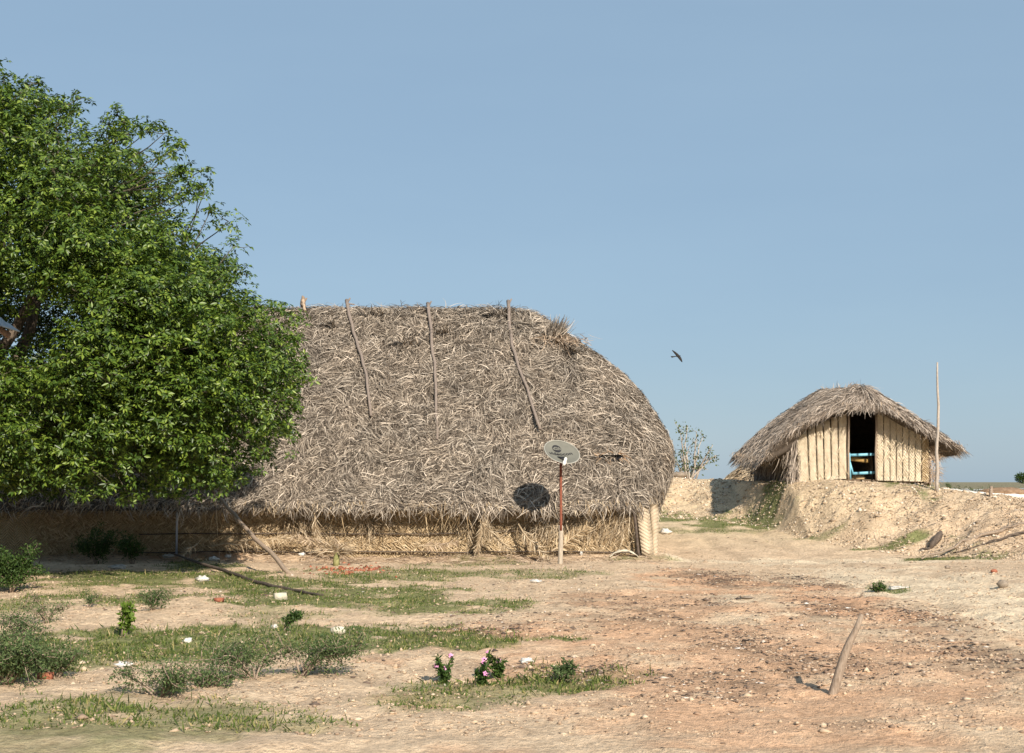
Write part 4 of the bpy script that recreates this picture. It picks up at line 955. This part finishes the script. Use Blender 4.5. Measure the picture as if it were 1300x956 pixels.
# ------------------------------------------------------------------ satellite dish
M_rim = noise_mat('pale grey rim', (.30, .29, .25), (.38, .37, .33), 3, 0, rough=.5)
def dish():
    Y = 32.55; gx = at(711, 700, Y)[0]; base = np.array([gx, Y, gnd(gx, Y)])
    root = empty('satellite_dish', base, 'grey satellite dish on a rusty red pole in front of the long thatched hut', 'satellite dish')
    j = at(712, 668, Y); t = at(712, 584, Y); ac = Acc()
    addtube(ac, bent(base - [0, 0, .15], j + [0, 0, .02], 7, .004), [.062, .06, .058, .056, .055, .054, .05], 9); ac.build('lower_pole', M_bamboo, root)
    ac = Acc(); addtube(ac, bent(j - [0, .03, .1], t, 8, .003), .032, 9); ac.build('upper_pole', M_rust, root)
    c = at(713.5, 573.5, Y - .24); nrm = unit(np.array([.24, -.60, .76]))
    # long axis of the disc, tilted down to the right in view
    vx = np.array([math.cos(math.radians(19)), 0, -math.sin(math.radians(19))]); vx = unit(vx - nrm * vx.dot(nrm)); vy = np.cross(nrm, vx)
    R = .415; dep = .075
    def S(x, y, off=0): r2 = (x * x + y * y) / (R * R); return c + np.outer(x, vx) + np.outer(y, vy) + np.outer(dep * (r2 - 1) * 1.0 + off, nrm)
    nr, na = 12, 56; rr = np.linspace(0, R, nr); an = np.linspace(0, 2 * math.pi, na, endpoint=False); X = np.outer(np.cos(an), rr); Yy = np.outer(np.sin(an), rr)
    F1 = S(X.ravel(), Yy.ravel()); B1 = S(X.ravel(), Yy.ravel(), -.012); f = grid_faces(na, nr, True); o = na * nr
    rimf = np.array([[k * nr + nr - 1, ((k + 1) % na) * nr + nr - 1, ((k + 1) % na) * nr + nr - 1 + o, k * nr + nr - 1 + o] for k in range(na)])
    refl = mesh('reflector', np.concatenate([F1, B1]), np.concatenate([f, f[:, ::-1] + o, rimf]), M_dish, root, smooth=True)
    rp = S(np.cos(np.append(an, an[0])) * R, np.sin(np.append(an, an[0])) * R, -.004); ac = Acc(); addtube(ac, rp, .012, 6); ac.build('rim', M_rim, refl, True)
    # logo disc and lettering follow the bowl (photo places: disc up left of centre, word across the middle)
    def disc(cx, cy, r, off, mat, nm, ring=None):
        a = np.linspace(0, 2 * math.pi, 32, endpoint=False)
        if ring: x = np.concatenate([cx + r * np.cos(a), cx + ring * np.cos(a)]); y = np.concatenate([cy + r * np.sin(a), cy + ring * np.sin(a)]); Fq = np.array([[k, (k + 1) % 32, 32 + (k + 1) % 32, 32 + k] for k in range(32)])
        else: x = np.append(cx + r * np.cos(a), cx); y = np.append(cy + r * np.sin(a), cy); Fq = np.array([[k, (k + 1) % 32, 32] for k in range(32)])
        mesh(nm, S(x, y, off), Fq, mat, refl)
    disc(*((-.06) * math.cos(math.atan2(-vx[2], vy[2])) - .17 * math.sin(math.atan2(-vx[2], vy[2])), (-.06) * math.sin(math.atan2(-vx[2], vy[2])) + .17 * math.cos(math.atan2(-vx[2], vy[2]))), .112, .004, M_black, 'emblem')
    ph = math.atan2(-vx[2], vy[2]); ca, sa = math.cos(ph), math.sin(ph)
    def rot(x, y): return x * ca - y * sa, x * sa + y * ca
    def text(s, size, cx, cy, mat, nm, off, sx=1.0, bold=0.0):
        cu = bpy.data.curves.new('lettering', 'FONT'); cu.body = s; cu.size = size; cu.align_x = 'CENTER'; cu.align_y = 'CENTER'; cu.offset = bold; cu.resolution_u = 3
        ob = bpy.data.objects.new('lettering', cu); C.objects.link(ob); dg = bpy.context.evaluated_depsgraph_get(); me = bpy.data.meshes.new_from_object(ob.evaluated_get(dg))
        V = np.array([v.co[:] for v in me.vertices]); T = []
        me.calc_loop_triangles(); T = np.array([t_.vertices[:] for t_ in me.loop_triangles]); bpy.data.objects.remove(ob); bpy.data.curves.remove(cu); bpy.data.meshes.remove(me)
        X_, Y_ = rot(V[:, 0] * sx + cx, V[:, 1] + cy); mesh(nm, S(X_, Y_, off), T, mat, refl)
    text('d2h', .13, -.06, .17, M_dish, 'lettering', .010, 1.05, .004)
    text('videocon', .145, -.02, -.005, M_black, 'lettering', .006, 1.08, .003)
    # feed arm with its dark head
    ft = S(*rot(np.array([-.08]), np.array([-R * .97])))[0]; head = ft + nrm * .05 + vy * .05
    ac = Acc(); addtube(ac, bent(ft - nrm * .03 - vy * .06, head, 6, 0), [.02, .035, .045, .047, .04, .025], 10); ac.build('feed_arm', M_lnb, root)
    ac = Acc(); d = unit(head - c); addtube(ac, np.array([head - vy * .06, head + vy * .0, head + vy * .05, head + vy * .08]), [.022, .034, .040, .030], 12); ac.build('feed_horn', M_lnb, root, True)
    # dark triangular plate between arm and bowl
    tri = S(*rot(np.array([-.15, .07, -.03]), np.array([-.12, -.12, -.28])), .02); tri2 = tri - nrm * .008
    mesh('feed_plate', np.concatenate([tri, tri2]), [np.array([[0, 1, 2], [3, 5, 4]]), np.array([[0, 3, 4, 1], [1, 4, 5, 2], [2, 5, 3, 0]])], M_black, root)
    ac = Acc(); bk = S(np.array([.0]), np.array([-.12]), -.13)[0]; addtube(ac, np.array([bk, t - [0, 0, .05]]), .03, 8); ac.add(*box(bk, (.10, .05, .08))); ac.build('mount_bracket', M_rust, root)
dish()

# ------------------------------------------------------------------ bird
def bird():
    c = at(861, 452, 60); root = empty('bird', c, 'dark bird gliding with spread wings in the open sky', 'bird'); s = .60
    ac = Acc(); bx = unit(np.array([.93, 0, .12]))
    # body along bx (tail to the left), wings spread along wd
    wd = unit(np.array([-.62, .1, .78])); up = unit(np.cross(bx, wd))
    t = np.linspace(-.17, .11, 9); rad = np.array([.012, .03, .05, .07, .08, .078, .06, .045, .012]) * .42
    addtube(ac, c + np.outer(t, bx), rad, 8); ac.build('body', M_bird, root, True)
    for sg in (1, -1):
        n = 9; u = np.linspace(0, 1, n); lead = np.outer(u * .33 * sg, wd) + np.outer(-.10 * u ** 1.5 + .07, bx) + np.outer(.06 * np.sin(u * 3), up); ch = .11 * (1 - u ** 2.2) + .03
        tr = lead - np.outer(ch, bx); V = np.concatenate([c + lead, c + tr, c + lead - up * .012, c + tr - up * .012]); f = []
        for k in range(n - 1): f += [[k, k + 1, n + k + 1, n + k], [2 * n + k, 3 * n + k, 3 * n + k + 1, 2 * n + k + 1], [k, 2 * n + k, 2 * n + k + 1, k + 1], [n + k, n + k + 1, 3 * n + k + 1, 3 * n + k]]
        mesh('wing', V, np.array(f), M_bird, root)
    b = c - bx * .14; V = np.array([b - wd * .02, b + wd * .02, b - bx * .16 + wd * .045, b - bx * .16 - wd * .045]); V = np.concatenate([V, V - up * .01])
    mesh('tail', V, np.array([[0, 1, 2, 3], [4, 7, 6, 5], [0, 3, 7, 4], [1, 5, 6, 2], [2, 6, 7, 3], [0, 4, 5, 1]]), M_bird, root)
bird()

# ------------------------------------------------------------------ tin shelter whose roof corner shows at the left edge
def shelter():
    Y = 20.0; tip = at(25, 420, Y); L = at(-6, 399, Y)
    root = empty('tin_shelter', (tip[0] - 1.7, Y + 1, 0), 'grey blue sheet metal roof corner poking in at the left edge', 'shelter')
    d = unit(tip - L); ln = 3.2; nx, ny = 40, 2; V = []
    for s in (0, -.02):
        for k in range(nx):
            for yy in (-2.4, 0):
                a = k / (nx - 1) * ln; p = tip - d * a + [0, yy, 0]; p[2] += .02 * math.sin(k * 1.6) * 0 + s + .012 * math.sin(a * 42); V.append(p)
    V = np.array(V); f = grid_faces(nx, ny, False); o = nx * ny; e = np.array([[k * 2 + b, (k + 1) * 2 + b, (k + 1) * 2 + b + o, k * 2 + b + o] for k in range(nx - 1) for b in (0, 1)] + [[0, 1, 1 + o, o], [o - 2, o - 1, 2 * o - 1, 2 * o - 2]])
    mesh('roof_sheet', V, np.concatenate([f, f[:, ::-1] + o, e]), M_tin, root)
    for yy in (-2.25, -.12):
        a = tip + [-.1, yy, -.085]; b = a - d * ln; ac = Acc(); addtube(ac, np.array([a, b]), .045, 4); ac.build('rafter', M_tin2, root)
        for s in (1.0, 3.0): q = a - d * s; ac = Acc(); addtube(ac, np.array([[q[0], q[1], gnd(q[0], q[1]) - .1], q]), .05, 8); ac.build('post', M_tin2, root)
shelter()

# ------------------------------------------------------------------ kerbs, stones, litter
def kerb(p0, p1, h, w, label, n=14):
    a, b = np.array(p0, float), np.array(p1, float); d = unit((b - a)[None])[0]; nn = np.array([-d[1], d[0], 0]); V = []
    for k in range(n):
        p = a + (b - a) * k / (n - 1) + [0, 0, .01 * math.sin(k * 2.1)]
        for q, z in ((-w, -.12), (-w * .9, h - .02), (-w * .75, h), (w * .75, h), (w * .9, h - .02), (w, -.12)): V.append(p + nn * q + [0, 0, z])
    V = np.array(V); f = np.array([[k * 6 + j, k * 6 + j + 1, k * 6 + j + 7, k * 6 + j + 6] for k in range(n - 1) for j in range(5)]); cap = np.array([[0, 1, 4, 5], [1, 2, 3, 4]]); f = np.concatenate([f, cap, cap + (n - 1) * 6])
    o = mesh('white_kerb', V, f, M_kerb); return tag(o, label, 'kerb', 'white kerbs along the top of the bank')
def onp(px, py, Y, dz=0): p = at(px, py, Y); return np.array([p[0], Y, gnd(p[0], Y) + dz])
kerb(onp(1197, 627, 43.2), onp(1262, 628, 42.2), .13, .09, 'white kerb length nearest the tall thin pole')
kerb(onp(1264, 628, 42.2), onp(1345, 631, 41.4), .13, .09, 'white kerb length running off the right edge in front')
kerb(onp(1190, 615, 60), onp(1262, 616, 56), .22, .12, 'white kerb length far back behind the low green bushes')
kerb(onp(1262, 616, 56), onp(1345, 622, 50), .30, .15, 'white kerb length behind the red soil mound')

def blob(name, c, s, mat, label, cat, group=None, seed=1, crumple=.18, nu=14, nv=9, smooth=True):
    r = np.random.default_rng(seed); th = np.linspace(0, 2 * math.pi, nu, endpoint=False); ph = np.linspace(0, math.pi, nv)[1:-1]
    V = [[0, 0, 1]] + [[math.sin(p) * math.cos(t), math.sin(p) * math.sin(t), math.cos(p)] for p in ph for t in th] + [[0, 0, -1]]; V = np.array(V); V *= (1 + r.normal(0, crumple, (len(V), 1))); V *= np.array(s)
    c = np.array(c, float); m = nv - 2; q = [[1 + a * nu + b, 1 + a * nu + (b + 1) % nu, 1 + (a + 1) * nu + (b + 1) % nu, 1 + (a + 1) * nu + b] for a in range(m - 1) for b in range(nu)]
    t = [[0, 1 + (b + 1) % nu, 1 + b] for b in range(nu)] + [[len(V) - 1, 1 + (m - 1) * nu + b, 1 + (m - 1) * nu + (b + 1) % nu] for b in range(nu)]
    return tag(mesh(name, V + c + [0, 0, s[2] * .7], [np.array(q)[:, ::-1], np.array(t)[:, ::-1]], mat, smooth=smooth), label, cat, group)
blob('stone', gp(429, 805), (.10, .07, .055), M_stone, 'smooth whitish stone lying on the foreground grass strip', 'stone', crumple=.05, seed=4)
blob('plastic_bag', gp(845, 678), (.17, .13, .09), M_white, 'crumpled white bag on the path right of the long hut corner', 'bag', seed=5, smooth=False)
def arch_bag():
    c = gp(792, 707); t = np.linspace(-1, 1, 13); V = []
    for y in (-.09, 0, .10):
        for k in t:
            for th_ in (0, .02): V.append(c + [k * .34, y + .03 * math.sin(k * 7), .17 * (1 - abs(k) ** 2.2) * (1 - abs(y) * 2) + .01 - th_ + .012 * math.sin(k * 13 + y * 30)])
    V = np.array(V).reshape(3, 13, 2, 3); idx = np.arange(78).reshape(3, 13, 2); f = []
    for i in range(2):
        for j in range(12): f += [[idx[i, j, 0], idx[i + 1, j, 0], idx[i + 1, j + 1, 0], idx[i, j + 1, 0]], [idx[i, j, 1], idx[i, j + 1, 1], idx[i + 1, j + 1, 1], idx[i + 1, j, 1]]]
    for i in (0, 2):
        for j in range(12): f.append([idx[i, j, 0], idx[i, j + 1, 0], idx[i, j + 1, 1], idx[i, j, 1]])
    tag(mesh('sheet_scrap', V.reshape(-1, 3), np.array(f), M_stone), 'arched cream sheet scrap lying at the corner panel of the long hut', 'scrap')
arch_bag()
a = gp(356, 762); ac = Acc(); v, f = box(a + [0, 0, .05], (.19, .10, .11), Matrix.Rotation(.35, 3, 'Z')); v += rng.normal(0, .006, v.shape); tag(mesh('block', v, f, M_stone), 'pale squared block lying on the grass below the branch', 'block')
def brick(px, py, s, label): a = gp(px, py); v, f = box(a + [0, 0, s * .3], (s * 1.6, s, s * .7), Matrix.Rotation(px * .1, 3, 'Z')); v += rng.normal(0, .008, v.shape); tag(mesh('brick', v, f, M_brickn), label, 'brick', 'single broken bricks')
M_brickn = noise_mat('brick red', (.24, .08, .045), (.38, .15, .09), 12, .01)
brick(278, 764, .09, 'red brick piece on the soil left of the pale block'); brick(516, 702, .11, 'red brick piece at the foot of the long hut wall'); brick(58, 862, .085, 'orange brick piece beside the lower left shrub')
for (px, py, sx, lb, k) in ((150, 722, .17, 'white rag heap at the edge of the tree shade', 11), (213, 708, .14, 'white plastic scrap under the start of the curved branch', 12), (272, 712, .11, 'white and red scrap close above the curved branch', 13), (257, 738, .13, 'white plastic scrap on the grass below the curved branch', 14),
                         (290, 709, .07, 'tiny white scrap at the wall foot right of the branch', 15), (383, 706, .08, 'white paper scrap by the frond left of the palm stub', 16), (348, 799, .05, 'small white scrap at the rear edge of the grass strip', 17), (158, 847, .09, 'flat white scrap on bare soil near the lower left shrubs', 18),
                         (668, 843, .07, 'pale rounded scrap just right of the pink flowers', 19), (738, 705, .035, 'tiny white pebble near the dish pole', 20), (238, 817, .05, 'small white scrap in the left part of the grass strip', 21), (680, 740, .09, 'thin white strip on the open ground below the dish', 22), (1140, 748, .16, 'flat white patch of plastic on the sand behind the green tuft', 23)):
    blob('plastic_scrap', gp(px, py), (sx, sx * .6, .03 if 'flat' in lb or 'strip' in lb or 'rounded' in lb else .05), M_white, lb, 'litter', 'white litter scattered on the ground', seed=k, crumple=.28, smooth=False)
blob('stone', gp(1273, 746), (.10, .08, .075), M_dstone, 'grey brown stone alone on the right side sand', 'stone', seed=7, crumple=.08)
blob('stone', gp(1203, 722), (.06, .05, .04), M_dstone, 'small dark stone below the grass at the foot of the bank', 'stone', seed=8, crumple=.08)
blob('stone', gp(1262, 727), (.07, .05, .04), M_brickn, 'small reddish stone on the right side sand', 'stone', seed=9, crumple=.08)
blob('stone', gp(948, 760), (.11, .08, .02), M_dstone, 'flat dark stone on the orange soil of the track', 'stone', seed=10, crumple=.08)
o = blob('soil_mound', onp(1276, 621, 44.5, -.05), (.95, .6, .22), noise_mat('red brown soil', (.20, .12, .07), (.36, .24, .15), 8, .05), 'red brown soil mound between the white kerbs at the right edge', 'soil mound', seed=6, crumple=.07, nu=26, nv=16)
# brick rubble by the palm stub
cx, cy, rx, ry, _ = patch(385, 515, 716, 732); n = 210
x = cx + rng.normal(0, .42, n) * rx; y = cy + rng.normal(0, .35, n) * ry
chips(x, y, rng.uniform(.018, .05, n), M_brick, 'brick_rubble', 'strip of broken red brick rubble in front of the palm stub', 'rubble', flat=.55)
# dark stone behind the small tree foot, on the crest
blob('stone', at(862, 606, 51), (.30, .2, .12), M_dstone, 'dark rounded stone on the crest at the small tree foot', 'stone', seed=12, crumple=.06)
# far tree on the horizon
def far_tree():
    b = at(1299, 613, 420); b[2] = 1.0; root = empty('distant_tree', b, 'tiny dark round tree on the horizon at the right edge', 'tree'); ac = Acc()
    addtube(ac, np.array([b, b + [0, 0, 1.6]]), .25, 6); ac.build('trunk', M_bark, root); n = 1500; P = b + [0, 0, 2.1] + rdir(n) * (rng.random(n) ** .4)[:, None] * [2.6, 2.6, 1.6]; L = rng.uniform(.3, .5, n)
    V, F = leaves(P, rdir(n), rdir(n, 1), L, L * .6); mesh('crown', V, F, M_shrubd, root)
far_tree()

# ------------------------------------------------------------------ light, sky, camera
sc = bpy.context.scene
AZ, EL = math.radians(22), math.radians(30)
S = Vector((math.sin(AZ) * math.cos(EL), -math.cos(AZ) * math.cos(EL), math.sin(EL)))
ld = bpy.data.lights.new('sun', 'SUN'); ld.energy = 5.0; ld.angle = math.radians(.6); ld.color = (1, .90, .77)
lo = bpy.data.objects.new('sun', ld); C.objects.link(lo); lo.rotation_euler = S.to_track_quat('Z', 'Y').to_euler(); lo.location = (0, 0, 30)
w = bpy.data.worlds.new('World'); sc.world = w; w.use_nodes = True; nt = w.node_tree
sky = nt.nodes.new('ShaderNodeTexSky'); sky.sky_type = 'NISHITA'; sky.sun_disc = False; sky.sun_elevation = EL; sky.sun_rotation = math.pi - AZ
sky.altitude = 0; sky.air_density = 1.0; sky.dust_density = .5; sky.ozone_density = 1.6
bg = nt.nodes['Background']; tc = nt.nodes.new('ShaderNodeTexCoord'); mp = nt.nodes.new('ShaderNodeMapping'); mp.inputs['Scale'].default_value = (1.2, 1.2, 5); mp.inputs['Rotation'].default_value = (0, .12, 0)
nt.links.new(tc.outputs['Generated'], mp.inputs[0]); cn = noise(nt, 2.2, 5, .55, mp.outputs[0]); cr_ = ramp(nt, [(.35, (.985, .985, .99)), (.75, (1.05, 1.035, 1.02))]); nt.links.new(cn.outputs[0], cr_.inputs[0])
hz = mixc(nt, 1.0, mixc(nt, .8, sky.outputs[0], (2.32, 3.38, 4.50)), cr_.outputs[0], 'MULTIPLY')
nt.links.new(hz, bg.inputs[0]); bg.inputs[1].default_value = .09
sc.view_settings.view_transform = 'Standard'; sc.view_settings.look = 'None'; sc.view_settings.gamma = 1; sc.view_settings.exposure = .55
cd = bpy.data.cameras.new('camera'); cam = bpy.data.objects.new('camera', cd); C.objects.link(cam); sc.camera = cam
cam.location = (0, 0, CAMH); cam.rotation_euler = (math.pi / 2 + PITCH, 0, 0); cd.sensor_width = 36; cd.lens = 36 * FPX / 1300; cd.clip_end = 9000; cd.clip_start = .1
sc.render.resolution_x = 1024; sc.render.resolution_y = 753
